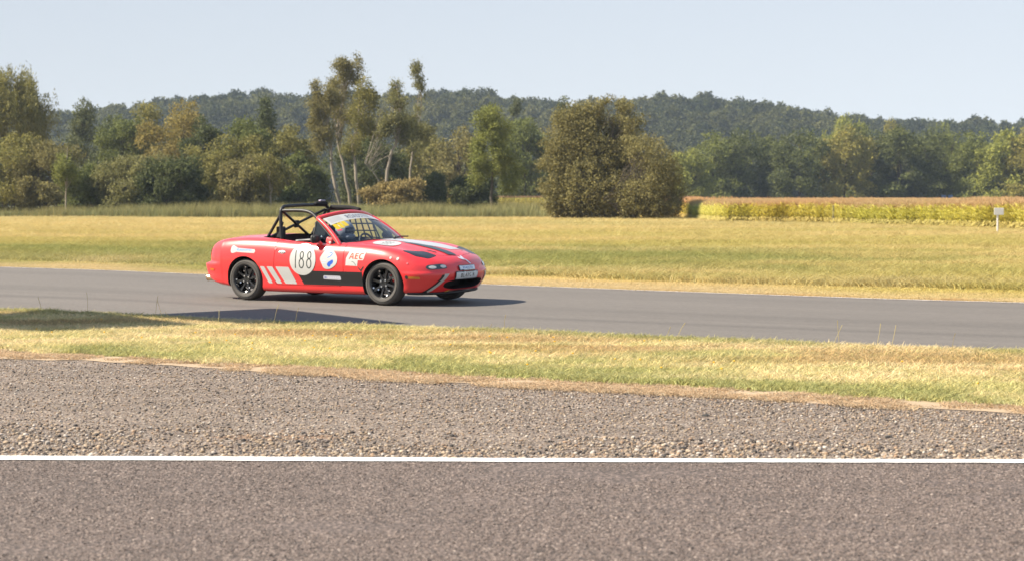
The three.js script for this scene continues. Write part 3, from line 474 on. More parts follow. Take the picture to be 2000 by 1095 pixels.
// wooded hills: land rising behind, under one mass of crowns
const SKYLINE = [[-400, 222], [-100, 226], [120, 226], [230, 226], [300, 216], [380, 200], [450, 191], [520, 189], [600, 192], [700, 194], [800, 190], [860, 182], [900, 179], [950, 184], [985, 206], [1010, 204], [1100, 204], [1200, 206], [1260, 198], [1300, 195], [1360, 198], [1420, 204], [1500, 214], [1560, 224], [1620, 236], [1700, 240], [1800, 244], [1900, 250], [2000, 262], [2200, 272], [2500, 270]];
const ridgeY = (px) => { let i = 0; while (i < SKYLINE.length - 2 && px > SKYLINE[i + 1][0]) i++; const [a, b] = [SKYLINE[i], SKYLINE[i + 1]]; return lerp(a[1], b[1], clamp((px - a[0]) / (b[0] - a[0]), 0, 1)); };
const RD = 820, RF = 520;                                   // metres to the ridge and to the foot of the slope
const landY = (x, d) => { const px = 1000 + x / RD * FOCAL, top = heightAt(ridgeY(px), RD) - 9, t = clamp((d - RF) / (RD - RF), 0, 1.25); return Math.max(0, top) * (t < 1 ? sstep(0, 1, t * 0.94) * 1.0 / sstep(0, 1, 0.94) : 1 - (t - 1) * 0.8) + (fbm2(x / 60, d / 60, 2) - 0.5) * 5 * clamp(t * 3, 0, 1); };
{
  const pos = [], idx = [], nx = 90, nz = 26;
  for (let j = 0; j <= nz; j++) for (let i = 0; i <= nx; i++) { const d = lerp(480, 900, j / nz), x = lerp(-420, 420, i / nx); pos.push(x, landY(x, d) - 0.4, -d); }
  for (let j = 0; j < nz; j++) for (let i = 0; i < nx; i++) { const a = j * (nx + 1) + i; idx.push(a, a + 1, a + nx + 1, a + 1, a + nx + 2, a + nx + 1); }
  const g = new THREE.BufferGeometry(); g.setAttribute('position', new THREE.Float32BufferAttribute(pos, 3)); g.setIndex(idx); g.computeVertexNormals();
  mesh(g, std(lin(0.035, 0.042, 0.018), 1), 'wooded_hill', { kind: 'structure' });
  const crownGeo = (hue, spiky) => foliage(spiky ? Array.from({ length: 5 }, (_, k) => ({ c: [0, 3 + 2.3 * k, 0], r: [2.6 - 0.45 * k, 1.6, 2.6 - 0.45 * k], n: 34 })) : [{ c: [0, 6.2, 0], r: [4.4, 4.2, 4.4], n: 150 }, { c: [2.2, 5.2, 1], r: [2.6, 2.4, 2.6], n: 40 }, { c: [-1.8, 6.6, 1.6], r: [2.6, 2.6, 2.6], n: 40 }, { c: [0.4, 9, -0.6], r: [2.4, 2.0, 2.4], n: 34 }], { hue, leaf: 1.0, clump: 0.8, per: 5, gap: 0.30, freq: 0.3 });
  const kinds = [crownGeo([[1, 1, 1], [0.82, 0.86, 0.85]], false), crownGeo([[1, 1, 1], [0.84, 0.86, 0.88]], false), crownGeo([[1, 1, 1], [0.84, 0.86, 0.88]], true)], lists = [[], [], []];
  const woods = new THREE.Group(); add(woods, 'forest', { label: 'hazy mixed forest covering the hills on the skyline', category: 'forest', kind: 'stuff' });
  for (let d = 500; d < 880; d += 6.6) for (let x = -0.36 * d; x < 0.36 * d; x += 6.8) {
    const X = x + rr(-3, 3), D = d + rr(-3, 3), k = rnd() < 0.05 ? 2 : rnd() < 0.5 ? 0 : 1, v = fbm2(X / 45 + 8, D / 45, 3), c = mix3([0.056, 0.068, 0.022], [0.150, 0.145, 0.040], clamp((v - 0.3) * 2.1 + rr(-0.25, 0.25), 0, 1)), q = rr(0.8, 1.2) * (k === 2 ? 0.75 : 1), s = rr(0.72, 1.2) * (k === 2 ? 0.72 : 1);
    lists[k].push([X, landY(X, D) - 1.2, -D, rnd() * 6.28, s, s * rr(0.85, 1.2), c.map((t) => t * q)]);
  }
  kinds.forEach((g, k) => scatter('crowns', null, g, leafMat, lists[k], woods));
}
scene.fog = new THREE.FogExp2(0xc4d6ec, 0.00018);
// ---------------------------------------------------------------- the race car (own axes: x forward, y up, z to its right, origin under the rear axle)
const car = new THREE.Group();
car.position.set(-3.149, 0, -23.381);
car.rotation.y = -0.5524;
add(car, 'race_car', { label: 'red open-top two-seat race car with number 188 on its door', category: 'race car' });
const ROLL = new THREE.Matrix4().makeTranslation(0, 0.2, 0).multiply(new THREE.Matrix4().makeRotationX(0.018)).multiply(new THREE.Matrix4().makeTranslation(0, -0.2, 0));   // the sprung body leans in the bend
const part = (g, m, name, parent = car, info = {}) => { if (!g.userData.rolled) { g.applyMatrix4(ROLL); g.userData.rolled = true; } return mesh(g, m, name, info, parent); };

const paint = phys(lin(0.70, 0.019, 0.021), 0.45, { clearcoat: 0.9, clearcoatRoughness: 0.14 });
const blackPaint = phys(lin(0.012, 0.013, 0.014), 0.4, { clearcoat: 0.35, clearcoatRoughness: 0.25 });
const wellBlack = std(lin(0.010, 0.010, 0.011), 0.9);
const trimBlack = std(lin(0.016, 0.016, 0.017), 0.6);
const steel = std(lin(0.62, 0.62, 0.64), 0.25, { metalness: 1 });
const vinyl = (color, r = 0.38) => phys(color, r, { clearcoat: 0.3, clearcoatRoughness: 0.2 });
const whiteVinyl = vinyl(lin(0.43, 0.43, 0.42));

function pchip(xs, ys) {
  const n = xs.length, d = [], m = [];
  for (let i = 0; i < n - 1; i++) d.push((ys[i + 1] - ys[i]) / (xs[i + 1] - xs[i]));
  m[0] = d[0]; m[n - 1] = d[n - 2];
  for (let i = 1; i < n - 1; i++) m[i] = d[i - 1] * d[i] <= 0 ? 0 : 2 / (1 / d[i - 1] + 1 / d[i]);
  return (x) => {
    let i = 0; while (i < n - 2 && x > xs[i + 1]) i++;
    const h = xs[i + 1] - xs[i], t = clamp((x - xs[i]) / h, 0, 1), t2 = t * t, t3 = t2 * t;
    return (2 * t3 - 3 * t2 + 1) * ys[i] + (t3 - 2 * t2 + t) * h * m[i] + (-2 * t3 + 3 * t2) * ys[i + 1] + (t3 - t2) * h * m[i + 1];
  };
}
//            tail                                                                                                                        nose
const SX =   [-0.865, -0.845, -0.79, -0.70, -0.55, -0.30, 0.00, 0.35, 0.80, 1.20, 1.60, 1.95, 2.27, 2.50, 2.68, 2.81, 2.91, 2.985, 3.03, 3.05];
const fW = pchip(SX,  [0.52, 0.60, 0.68, 0.735, 0.785, 0.822, 0.836, 0.836, 0.832, 0.830, 0.828, 0.832, 0.836, 0.818, 0.772, 0.705, 0.615, 0.49, 0.34, 0.20]);
const fB = pchip(SX,  [0.36, 0.30, 0.265, 0.24, 0.21, 0.18, 0.15, 0.136, 0.134, 0.134, 0.134, 0.136, 0.145, 0.155, 0.160, 0.165, 0.170, 0.18, 0.20, 0.24]);
const fS = pchip(SX,  [0.56, 0.63, 0.70, 0.742, 0.772, 0.800, 0.812, 0.806, 0.780, 0.764, 0.756, 0.744, 0.715, 0.665, 0.605, 0.555, 0.51, 0.465, 0.43, 0.40]);
const fC = pchip(SX,  [0.60, 0.68, 0.765, 0.812, 0.838, 0.856, 0.866, 0.862, 0.81, 0.79, 0.814, 0.800, 0.768, 0.732, 0.695, 0.658, 0.615, 0.565, 0.515, 0.46]);
function section(x) {
  const W = fW(x), b = fB(x), s = fS(x), c = fC(x), H = s - b, nose = sstep(2.4, 2.95, x), tail = sstep(-0.45, -0.8, x);
  const tuck = Math.max(nose, tail);
  const low = lerp(0.975, 0.90, tuck);
  const dip = sstep(1.7, 2.0, x) * (1 - sstep(2.45, 2.75, x)) * 0.014;           // the valley between wing and bonnet
  return [[0, b], [W * 0.6, b], [W * lerp(0.90, 0.80, tuck), b + 0.004], [W * lerp(0.955, low, tuck), b + 0.035], [W * lerp(0.978, 0.965, tuck), b + H * 0.26], [W * 0.996, b + H * 0.46], [W, b + H * 0.60], [W * 0.988, b + H * 0.76],
    [W * 0.958, b + H * 0.90], [W * 0.90, s], [W * 0.80, lerp(s, c, 0.30) + 0.010], [W * 0.62, lerp(s, c, 0.66) - dip], [W * 0.32, lerp(s, c, 0.94)], [0, c]];
}
function loft() {
  const xs = [], M = 64; let x = SX[0];
  for (let i = 0; i <= 150; i++) { const t = i / 150; xs.push(lerp(SX[0], SX[SX.length - 1], t - 0.055 * Math.sin(2 * Math.PI * t))); }
  const pos = [], idx = [], L = 2 * M;
  for (const x of xs) {
    const half = new THREE.CatmullRomCurve3(section(x).map(([z, y]) => new THREE.Vector3(0, y, z)), false, 'centripetal').getPoints(M);
    for (let k = 0; k < M; k++) pos.push(x, half[k].y, half[k].z);
    for (let k = M; k > 0; k--) pos.push(x, half[k].y, -half[k].z);
  }
  const n = xs.length;
  for (let i = 0; i < n - 1; i++) for (let k = 0; k < L; k++) { const a = i * L + k, b = i * L + (k + 1) % L; idx.push(a, a + L, b, b, a + L, b + L); }
  for (const e of [0, n - 1]) {
    const c = pos.length / 3, xx = xs[e]; pos.push(xx + (e ? 0.006 : -0.006), (fB(xx) + fC(xx)) / 2, 0);
    for (let k = 0; k < L; k++) { const a = e * L + k, b = e * L + (k + 1) % L; e ? idx.push(a, c, b) : idx.push(a, b, c); }
  }
  for (let i = 0; i < pos.length; i += 3) { // the tail stands in above the bumper shelf; the nose skin steps in above its bumper
    const x = pos[i], y = pos[i + 1];
    if (x < -0.40) { const k = sstep(0.478, 0.512, y); pos[i] = -0.40 + (x + 0.40) * lerp(1, 0.80, k); pos[i + 2] *= lerp(1.006, 0.985, k * sstep(-0.40, -0.6, x)); }
    if (x > 2.5) pos[i] -= (pos[i] - 2.5) * 0.17 * sstep(0.40, 0.20, y);                 // the valance rakes back below the number plate
    if (x > 2.52 && y < 0.45) { const k = (1 - sstep(0.425, 0.437, y)) * sstep(2.52, 2.64, x); pos[i] += 0.008 * k; pos[i + 2] *= 1 + 0.010 * k; }
  }
  const g = new THREE.BufferGeometry();
  g.setAttribute('position', new THREE.Float32BufferAttribute(pos, 3)); g.setIndex(idx); g.computeVertexNormals();
  let vol = 0; const p = g.attributes.position, A = new THREE.Vector3(), B = new THREE.Vector3(), C = new THREE.Vector3();
  for (let i = 0; i < idx.length; i += 3) { A.fromBufferAttribute(p, idx[i]); B.fromBufferAttribute(p, idx[i + 1]); C.fromBufferAttribute(p, idx[i + 2]); vol += A.dot(B.cross(C)); }
  if (vol < 0) { for (let i = 0; i < idx.length; i += 3) [idx[i], idx[i + 1]] = [idx[i + 1], idx[i]]; g.setIndex(idx); g.computeVertexNormals(); }
  return g;
}
const shellGeo = loft();                                             // the uncut skin, also what stickers are laid on
const ev = new Evaluator(); ev.attributes = ['position', 'normal']; ev.useGroups = true;
const brush = (g, m) => { for (const k of Object.keys(g.attributes)) if (!['position', 'normal'].includes(k)) g.deleteAttribute(k); const b = new Brush(g, m); b.updateMatrixWorld(); return b; };
const cut = (a, b, op = SUBTRACTION) => { const r = ev.evaluate(a, b, op); r.updateMatrixWorld(); return r; };
const shapeOf = (pts) => new THREE.Shape(pts.map(([a, b]) => new THREE.Vector2(a, b)));
const rounded = (pts, r, n = 5) => {                                // polygon with rounded corners
  const out = [];
  pts.forEach((p, i) => {
    const a = pts[(i + pts.length - 1) % pts.length], b = pts[(i + 1) % pts.length], la = Math.hypot(a[0] - p[0], a[1] - p[1]), lb = Math.hypot(b[0] - p[0], b[1] - p[1]), q = Math.min(r, la * 0.48, lb * 0.48);
    const s = [p[0] + (a[0] - p[0]) * q / la, p[1] + (a[1] - p[1]) * q / la], e = [p[0] + (b[0] - p[0]) * q / lb, p[1] + (b[1] - p[1]) * q / lb];
    for (let k = 0; k <= n; k++) { const t = k / n, u = 1 - t; out.push([u * u * s[0] + 2 * u * t * p[0] + t * t * e[0], u * u * s[1] + 2 * u * t * p[1] + t * t * e[1]]); }
  });
  return out;
};
// prisms: across z from an (x, y) outline; down y from an (x, z) outline; along x from a (z, y) outline
const prismZ = (pts, z0, z1) => { const g = new THREE.ExtrudeGeometry(shapeOf(pts), { depth: z1 - z0, bevelEnabled: false, curveSegments: 8 }); g.translate(0, 0, z0); return g; };
const prismY = (pts, y0, y1) => { const g = new THREE.ExtrudeGeometry(shapeOf(pts.map(([x, z]) => [x, -z])), { depth: y1 - y0, bevelEnabled: false }); g.rotateX(-Math.PI / 2); g.translate(0, y0, 0); return g; };
const prismX = (pts, x0, x1) => { const g = new THREE.ExtrudeGeometry(shapeOf(pts.map(([z, y]) => [-z, y])), { depth: x1 - x0, bevelEnabled: false }); g.rotateY(Math.PI / 2); g.translate(x0, 0, 0); return g; };
const WB = 2.265, TR = 0.272, HUB = 0.272;
let body = brush(shellGeo.clone(), paint);
for (const x of [0, WB]) for (const s of [-1, 1]) {
  const w = new THREE.CylinderGeometry(0.312, 0.312, 0.44, 56); w.rotateX(Math.PI / 2); w.translate(x + 0.005, HUB + 0.012, s * 0.78);
  body = cut(body, brush(w, wellBlack));
  const w2 = box(0.60, 0.36, 0.44, x + 0.005, HUB - 0.18, s * 0.78); body = cut(body, brush(w2, wellBlack));
}
const tubOutline = rounded([[0.13, -0.60], [0.28, -0.655], [1.10, -0.70], [1.50, -0.68], [1.60, -0.55], [1.64, 0], [1.60, 0.55], [1.50, 0.68], [1.10, 0.70], [0.28, 0.655], [0.13, 0.60]], 0.09);
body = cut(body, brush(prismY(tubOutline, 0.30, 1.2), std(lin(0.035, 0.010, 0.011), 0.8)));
const mouth = []; for (let k = 0; k < 48; k++) { const a = k / 48 * 2 * Math.PI, c = Math.cos(a), s = Math.sin(a), e = 2 / 2.7; mouth.push([0.43 * Math.sign(c) * Math.abs(c) ** e, 0.268 + (s > 0 ? 0.062 : 0.068) * Math.sign(s) * Math.abs(s) ** e]); }
body = cut(body, brush(prismX(mouth, 2.55, 3.3), wellBlack));
// panels cut out of the same skin, with real gaps round them
const grow = (pts, d) => { const cx = pts.reduce((s, p) => s + p[0], 0) / pts.length, cy = pts.reduce((s, p) => s + p[1], 0) / pts.length; const sx = Math.max(...pts.map((p) => Math.abs(p[0] - cx))), sy = Math.max(...pts.map((p) => Math.abs(p[1] - cy))); return pts.map(([x, y]) => [cx + (x - cx) * (1 + d / sx), cy + (y - cy) * (1 + d / sy)]); };
function panel(name, outline, prism, m = paint, gap = 0.007) {
  const p = cut(body, brush(prism(outline), wellBlack), INTERSECTION);
  p.material = (Array.isArray(p.material) ? p.material : [p.material]).map((q) => (q === paint ? m : q));
  body = cut(body, brush(prism(grow(outline, gap)), wellBlack));
  return part(p.geometry, p.material, name);
}
const doorLine = rounded([[0.535, 0.235], [1.615, 0.235], [1.66, 0.42], [1.655, 0.95], [0.555, 0.95], [0.525, 0.5]], 0.05);
const doors = [panel('door', doorLine, (o) => prismZ(o, 0.712, 1.1)), panel('door', doorLine, (o) => prismZ(o, -1.1, -0.712))];
const bonnetLine = rounded([[1.69, -0.60], [2.46, -0.54], [2.62, -0.40], [2.84, -0.36], [2.925, 0], [2.84, 0.36], [2.62, 0.40], [2.46, 0.54], [1.69, 0.60]], 0.06);
const LID = (s) => rounded([[2.50, s * 0.56], [2.63, s * 0.42], [2.82, s * 0.39], [2.815, s * 0.56], [2.68, s * 0.655], [2.49, s * 0.675]], 0.035);
for (const s of [1, -1]) panel('headlight_lid', s > 0 ? LID(1) : LID(-1).reverse(), (o) => prismY(o, 0.50, 1.1), blackPaint, 0.005);
const hood = panel('hood', bonnetLine, (o) => prismY(o, 0.56, 1.2));
panel('trunk_lid', rounded([[-0.74, -0.50], [-0.16, -0.60], [-0.10, -0.3], [-0.09, 0], [-0.10, 0.3], [-0.16, 0.60], [-0.74, 0.50]], 0.06), (o) => prismY(o, 0.60, 1.2));
part(body.geometry, body.material, 'body');
for (const s of [1, -1]) { // door handle: shallow chrome pull
  const hz = 0.815 * s, g = merge([box(0.095, 0.026, 0.020, 0.655, 0.655, hz + s * 0.004, 0.008)]);
  part(g, steel, 'handle', doors[s > 0 ? 0 : 1]);
}

// ---- stickers: outlines laid onto the skin, a few millimetres proud of it
const rayMesh = new THREE.Mesh(shellGeo, new THREE.MeshBasicMaterial({ side: THREE.DoubleSide }));
const ray = new THREE.Raycaster();
const AX = { right: { o: (u, v) => [u, v, 2], d: [0, 0, -1] }, left: { o: (u, v) => [u, v, -2], d: [0, 0, 1] }, top: { o: (u, v) => [u, 2, v], d: [0, -1, 0] }, front: { o: (u, v) => [4.5, v, u], d: [-1, 0, 0] }, rear: { o: (u, v) => [-2.5, v, u], d: [1, 0, 0] } };
{ const ix = shellGeo.index.array, p = shellGeo.attributes.position;  // a small grid over the skin's triangles keeps the rays quick
  const cells = new Map(), put = (k, t) => { if (!cells.has(k)) cells.set(k, []); cells.get(k).push(t); };
  for (const [name, a, b] of [['z', 0, 1], ['y', 0, 2], ['x', 2, 1]]) for (let t = 0; t < ix.length; t += 3) {
    let lo = [9e9, 9e9], hi = [-9e9, -9e9];
    for (let q = 0; q < 3; q++) for (const [e, c] of [[0, a], [1, b]]) { const v = p.getComponent(ix[t + q], c); lo[e] = Math.min(lo[e], v); hi[e] = Math.max(hi[e], v); }
    for (let i = Math.floor(lo[0] / 0.05); i <= Math.floor(hi[0] / 0.05); i++) for (let j = Math.floor(lo[1] / 0.05); j <= Math.floor(hi[1] / 0.05); j++) put(name + i + ',' + j, t);
  }
  rayMesh.userData.hit = (o, d) => {
    const name = d[2] ? 'z' : d[1] ? 'y' : 'x', [a, b] = { z: [0, 1], y: [0, 2], x: [2, 1] }[name];
    const R = new THREE.Ray(new THREE.Vector3(...o), new THREE.Vector3(...d)), q = [0, 1, 2].map(() => new THREE.Vector3()), at = new THREE.Vector3();
    let best = null, bd = 9e9;
    for (const t of cells.get(name + Math.floor(o[a] / 0.05) + ',' + Math.floor(o[b] / 0.05)) ?? []) {
      q.forEach((v, i) => v.fromBufferAttribute(p, ix[t + i]));
      if (R.intersectTriangle(...q, false, at)) { const l = at.distanceTo(R.origin); if (l < bd) { bd = l; best = { point: at.clone(), normal: q[1].clone().sub(q[0]).cross(q[2].clone().sub(q[0])).normalize() }; } }
    }
    return best;
  };
}
// tri: a star-shaped outline about its centre; rings keep it on the curve of the skin
function sticker(axis, outline, { rings = 6, lift = 0.003, inside = null } = {}) {
  const A = AX[axis], n = outline.length, pos = [], uv = [], idx = [];
  const us = outline.map((p) => p[0]), vs = outline.map((p) => p[1]), u0 = Math.min(...us), u1 = Math.max(...us), v0 = Math.min(...vs), v1 = Math.max(...vs);
  const c = inside ?? [(u0 + u1) / 2, (v0 + v1) / 2]; let last = null;
  const put = (u, v) => {
    const h = rayMesh.userData.hit(A.o(u, v), A.d); let P;
    if (h) { last = h; P = h.point.clone(); const nn = h.normal.clone(); if (nn.x * A.d[0] + nn.y * A.d[1] + nn.z * A.d[2] > 0) nn.negate(); P.addScaledVector(nn, lift); } else P = new THREE.Vector3(...A.o(u, v)).setComponent(A.d[2] ? 2 : A.d[1] ? 1 : 0, last ? last.point.getComponent(A.d[2] ? 2 : A.d[1] ? 1 : 0) : 0);
    pos.push(P.x, P.y, P.z); uv.push((u - u0) / (u1 - u0), (v - v0) / (v1 - v0));
  };
  put(...c);
  for (let r = 1; r <= rings; r++) for (let k = 0; k < n; k++) put(lerp(c[0], outline[k][0], r / rings), lerp(c[1], outline[k][1], r / rings));
  for (let k = 0; k < n; k++) idx.push(0, 1 + k, 1 + (k + 1) % n);
  for (let r = 0; r < rings - 1; r++) for (let k = 0; k < n; k++) { const a = 1 + r * n + k, b = 1 + r * n + (k + 1) % n; idx.push(a, a + n, b, b, a + n, b + n); }
  const g = new THREE.BufferGeometry();
  g.setAttribute('position', new THREE.Float32BufferAttribute(pos, 3)); g.setAttribute('uv', new THREE.Float32BufferAttribute(uv, 2)); g.setIndex(idx); g.computeVertexNormals();
  const q = g.attributes.normal; let s = 0; for (let i = 0; i < q.count; i++) s += q.getX(i) * A.d[0] + q.getY(i) * A.d[1] + q.getZ(i) * A.d[2];
  if (s > 0) { for (let i = 0; i < idx.length; i += 3) [idx[i], idx[i + 1]] = [idx[i + 1], idx[i]]; g.setIndex(idx); g.computeVertexNormals(); }
  return g;
}
const dense = (pts, step = 0.03) => { const out = []; pts.forEach((p, i) => { const b = pts[(i + 1) % pts.length], n = Math.max(1, Math.round(Math.hypot(b[0] - p[0], b[1] - p[1]) / step)); for (let k = 0; k < n; k++) out.push([lerp(p[0], b[0], k / n), lerp(p[1], b[1], k / n)]); }); return out; };
const oval = (cx, cy, rx, ry, n = 40) => Array.from({ length: n }, (_, k) => [cx + rx * Math.cos(k / n * 2 * Math.PI), cy + ry * Math.sin(k / n * 2 * Math.PI)]);
const print = (w, h, draw, r = 0.4) => phys(0xffffff, r, { map: canvasTex(w, h, draw), clearcoat: 0.3, clearcoatRoughness: 0.2 });
const numberPrint = print(512, 512, (c, w, h) => {
  c.fillStyle = '#b3b3b1'; c.fillRect(0, 0, w, h); c.strokeStyle = '#17201d'; c.lineCap = 'round'; c.lineWidth = 19;
  const eight = (x) => { c.beginPath(); c.ellipse(x, 185, 31, 56, 0, 0, 7); c.stroke(); c.beginPath(); c.ellipse(x - 3, 318, 43, 74, 0, 0, 7); c.stroke(); };
  c.beginPath(); c.moveTo(120, 112); c.lineTo(116, 392); c.stroke(); eight(238); eight(386);
});
const S = (outline, m, name, axis = 'right', parent = car, opt = {}) => part(sticker(axis, dense(outline), opt), m, name, parent);
for (const [side, k] of [['right', 0], ['left', 1]]) {
  S(oval(1.005, 0.567, 0.213, 0.203, 48), numberPrint, 'number_roundel', side, doors[k], { lift: 0.006 });
  S([[1.005, 0.247], [1.966, 0.247], [1.962, 0.425], [1.10, 0.425], [0.90, 0.42]], vinyl(lin(0.008, 0.008, 0.009)), 'side_stripe', side, car, { rings: 10 });
  for (const q of [[0.285, 0.36, 0.42, 0.487], [0.40, 0.50, 0.56, 0.645], [0.55, 0.77, 0.70, 0.895]]) S(rounded([[q[0], 0.468], [q[1], 0.466], [q[3], 0.247], [q[2], 0.249]], 0.016), whiteVinyl, 'side_flash', side);
}
// white roundel badge with blue shapes
S(oval(1.428, 0.578, 0.135, 0.125, 36).map(([x, y], i) => [x + 0.006 * Math.cos(i * 0.9), y + 0.006 * Math.sin(i * 0.7)]), print(256, 256, (c, w, h) => {
  c.fillStyle = '#b3b3b1'; c.fillRect(0, 0, w, h);
  c.fillStyle = '#1d53b8'; c.beginPath(); c.moveTo(110, 205); c.quadraticCurveTo(105, 165, 150, 150); c.quadraticCurveTo(190, 120, 196, 140); c.quadraticCurveTo(204, 180, 165, 196); c.quadraticCurveTo(150, 235, 130, 225); c.fill();
  c.strokeStyle = '#3b74c4'; c.lineWidth = 11; c.beginPath(); c.moveTo(132, 48); c.quadraticCurveTo(180, 30, 176, 62); c.quadraticCurveTo(150, 100, 108, 106); c.stroke();
  c.strokeStyle = '#a9c0dd'; c.lineWidth = 7; for (const y of [150, 180]) { c.beginPath(); c.moveTo(30, y); c.quadraticCurveTo(60, y - 14, 90, y); c.stroke(); }
}), 'round_badge', 'right', doors[0], { lift: 0.005 });
// two-step white sponsor panel with rust-red capitals
S([[1.708, 0.60], [1.755, 0.682], [1.79, 0.688], [2.015, 0.682], [1.995, 0.60], [1.982, 0.575], [1.900, 0.575], [1.893, 0.50], [1.703, 0.505]], print(384, 256, (c, w, h) => {
  c.fillStyle = '#b3b3b1'; c.fillRect(0, 0, w, h); c.fillStyle = '#a5401d'; c.font = 'bold 150px sans-serif'; c.transform(1, 0, -0.2, 1, 0, 0); c.fillText('AEC', 88, 138, 300);
  c.setTransform(1, 0, 0, 1, 0, 0); c.strokeStyle = '#59645f'; c.lineWidth = 11; c.beginPath(); c.moveTo(118, 180); c.quadraticCurveTo(170, 178, 204, 248); c.stroke();
}), 'sponsor_panel', 'right', car, { inside: [1.82, 0.60], rings: 8 });
S([[1.90, 0.478], [1.915, 0.486], [1.945, 0.455], [1.985, 0.502], [1.999, 0.494], [1.95, 0.430]], vinyl(lin(0.03, 0.03, 0.03)), 'tape_mark', 'right', car, { inside: [1.945, 0.445] });
// rear wing sticker: round emblem and blue script
S([[-0.232, 0.665], [-0.222, 0.712], [-0.19, 0.735], [-0.158, 0.708], [-0.150, 0.705], [0.19, 0.688], [0.204, 0.662], [0.186, 0.637], [-0.155, 0.648], [-0.18, 0.632], [-0.215, 0.636]], print(512, 128, (c, w, h) => {
  c.fillStyle = '#b3b3b1'; c.fillRect(0, 0, w, h); c.fillStyle = '#4f8cc0'; c.font = 'bold 66px sans-serif'; c.fillText('Maquards', 122, 88); c.strokeStyle = '#8c979f'; c.lineWidth = 8; c.beginPath(); c.arc(52, 72, 24, 0.6, 4.2); c.stroke();
}), 'wing_sticker', 'right', car, { inside: [-0.02, 0.675], rings: 5 });
S(rounded([[1.34, 0.372], [1.615, 0.368], [1.625, 0.315], [1.335, 0.322]], 0.02), print(256, 64, (c, w, h) => { c.fillStyle = '#a9aab2'; c.fillRect(0, 0, w, h); c.fillStyle = '#7b7fa8'; c.beginPath(); c.arc(32, 32, 18, 0, 7); c.fill(); c.fillStyle = '#b9bac8'; for (let k = 0; k < 7; k++) c.fillRect(64 + k * 26, 20, 17, 24); }), 'stripe_label', 'right', car, { lift: 0.006 });
S(oval(0.655, 0.660, 0.060, 0.024, 28), print(128, 64, (c, w, h) => { c.fillStyle = '#aeb6bc'; c.fillRect(0, 0, w, h); c.fillStyle = '#3a86b4'; c.fillRect(34, 18, 40, 28); c.fillStyle = '#2f5563'; c.fillRect(78, 22, 12, 20); }), 'handle_badge', 'right', doors[0], { lift: 0.002 });
for (const [x, y, r] of [[0.545, 0.70, 0.016], [2.50, 0.60, 0.018], [2.63, 0.545, 0.012], [2.40, 0.612, 0.016]]) S(oval(x, y, r, r, 16), x > 2.3 && r > 0.014 ? whiteVinyl : vinyl(lin(0.60, 0.16, 0.17)), 'rivet_cap', 'right', car, { rings: 2, lift: 0.006 });
S(oval(2.555, 0.405, 0.0, 0.0, 3).length ? oval(2.632, 0.372, 0.020, 0.024, 16) : [], std(lin(0.02, 0.02, 0.02), 0.7), 'tow_bung', 'right', car, { rings: 2 });
// bonnet graphics
S(oval(2.05, 0.395, 0.19, 0.17, 44), print(256, 256, (c, w, h) => { c.fillStyle = '#b3b3b1'; c.fillRect(0, 0, w, h); c.translate(w / 2, h / 2); c.rotate(Math.PI / 2); c.fillStyle = '#27322f'; c.font = '128px sans-serif'; c.textAlign = 'center'; c.scale(0.72, 1); c.fillText('188', 0, 46); }), 'number_roundel', 'top', hood, { lift: 0.006 });
S([[1.72, -0.20], [1.72, 0.14], [2.22, 0.11], [2.46, 0.05], [2.72, -0.08], [2.72, -0.30], [2.50, -0.42], [2.20, -0.52], [1.80, -0.52]], vinyl(lin(0.42, 0.43, 0.45), 0.3), 'bonnet_panel', 'top', hood, { rings: 9, inside: [2.2, -0.24] });
S([[2.14, 0.215], [2.52, 0.23], [2.87, 0.205], [2.90, 0.06], [2.52, 0.08], [2.24, 0.13]], vinyl(lin(0.012, 0.030, 0.032)), 'bonnet_stripe', 'top', hood, { rings: 8, lift: 0.008 });
for (const s of [1, -1]) S(rounded([[2.63, s * 0.335], [2.755, s * 0.295], [2.762, s * 0.315], [2.637, s * 0.357]], 0.006), wellBlack, 'bonnet_slot', 'top', hood, { rings: 2, lift: 0.007 });
// nose: emblem, strips, plates
const NOSE = (g) => g;
S([[0.095, 0.582], [0.085, 0.604], [0.045, 0.583], [0.030, 0.606], [-0.012, 0.608], [-0.005, 0.570], [-0.045, 0.510], [-0.08, 0.507], [-0.03, 0.565], [0.04, 0.562]], vinyl(lin(0.66, 0.70, 0.76), 0.2), 'nose_emblem', 'front', car, { inside: [0.012, 0.572], rings: 4, lift: 0.006 });
for (const s of [1, -1]) {
  S([[s * 0.405, 0.405], [s * 0.475, 0.405], [s * 0.485, 0.375], [s * 0.535, 0.29], [s * 0.605, 0.195], [s * 0.575, 0.178], [s * 0.49, 0.28], [s * 0.44, 0.36]], whiteVinyl, 'nose_strip', 'front', car, { inside: [s * 0.495, 0.30], rings: 5, lift: 0.007 });
  S([[s * 0.475, 0.395], [s * 0.51, 0.395], [s * 0.56, 0.29], [s * 0.64, 0.185], [s * 0.590, 0.178], [s * 0.51, 0.30]], vinyl(lin(0.01, 0.01, 0.01)), 'nose_strip', 'front', car, { inside: [s * 0.545, 0.29], rings: 5, lift: 0.0045 });
}
S([[0.345, 0.192], [0.29, 0.205], [0.30, 0.182], [0.352, 0.172]], vinyl(lin(0.62, 0.42, 0.02)), 'tow_arrow', 'front', car, { rings: 2, lift: 0.008 });
const platePrint = (txt, fg, bg, w = 512, h = 112) => print(w, h, (c) => { c.translate(w, 0); c.scale(-1, 1); c.fillStyle = bg; c.fillRect(0, 0, w, h); c.strokeStyle = '#7e858c'; c.lineWidth = 8; c.strokeRect(5, 5, w - 10, h - 10); c.fillStyle = fg; c.font = 'bold 78px sans-serif'; c.textAlign = 'center'; c.fillText(txt, w / 2 + 6, h / 2 + 27, w * 0.66); }, 0.35);
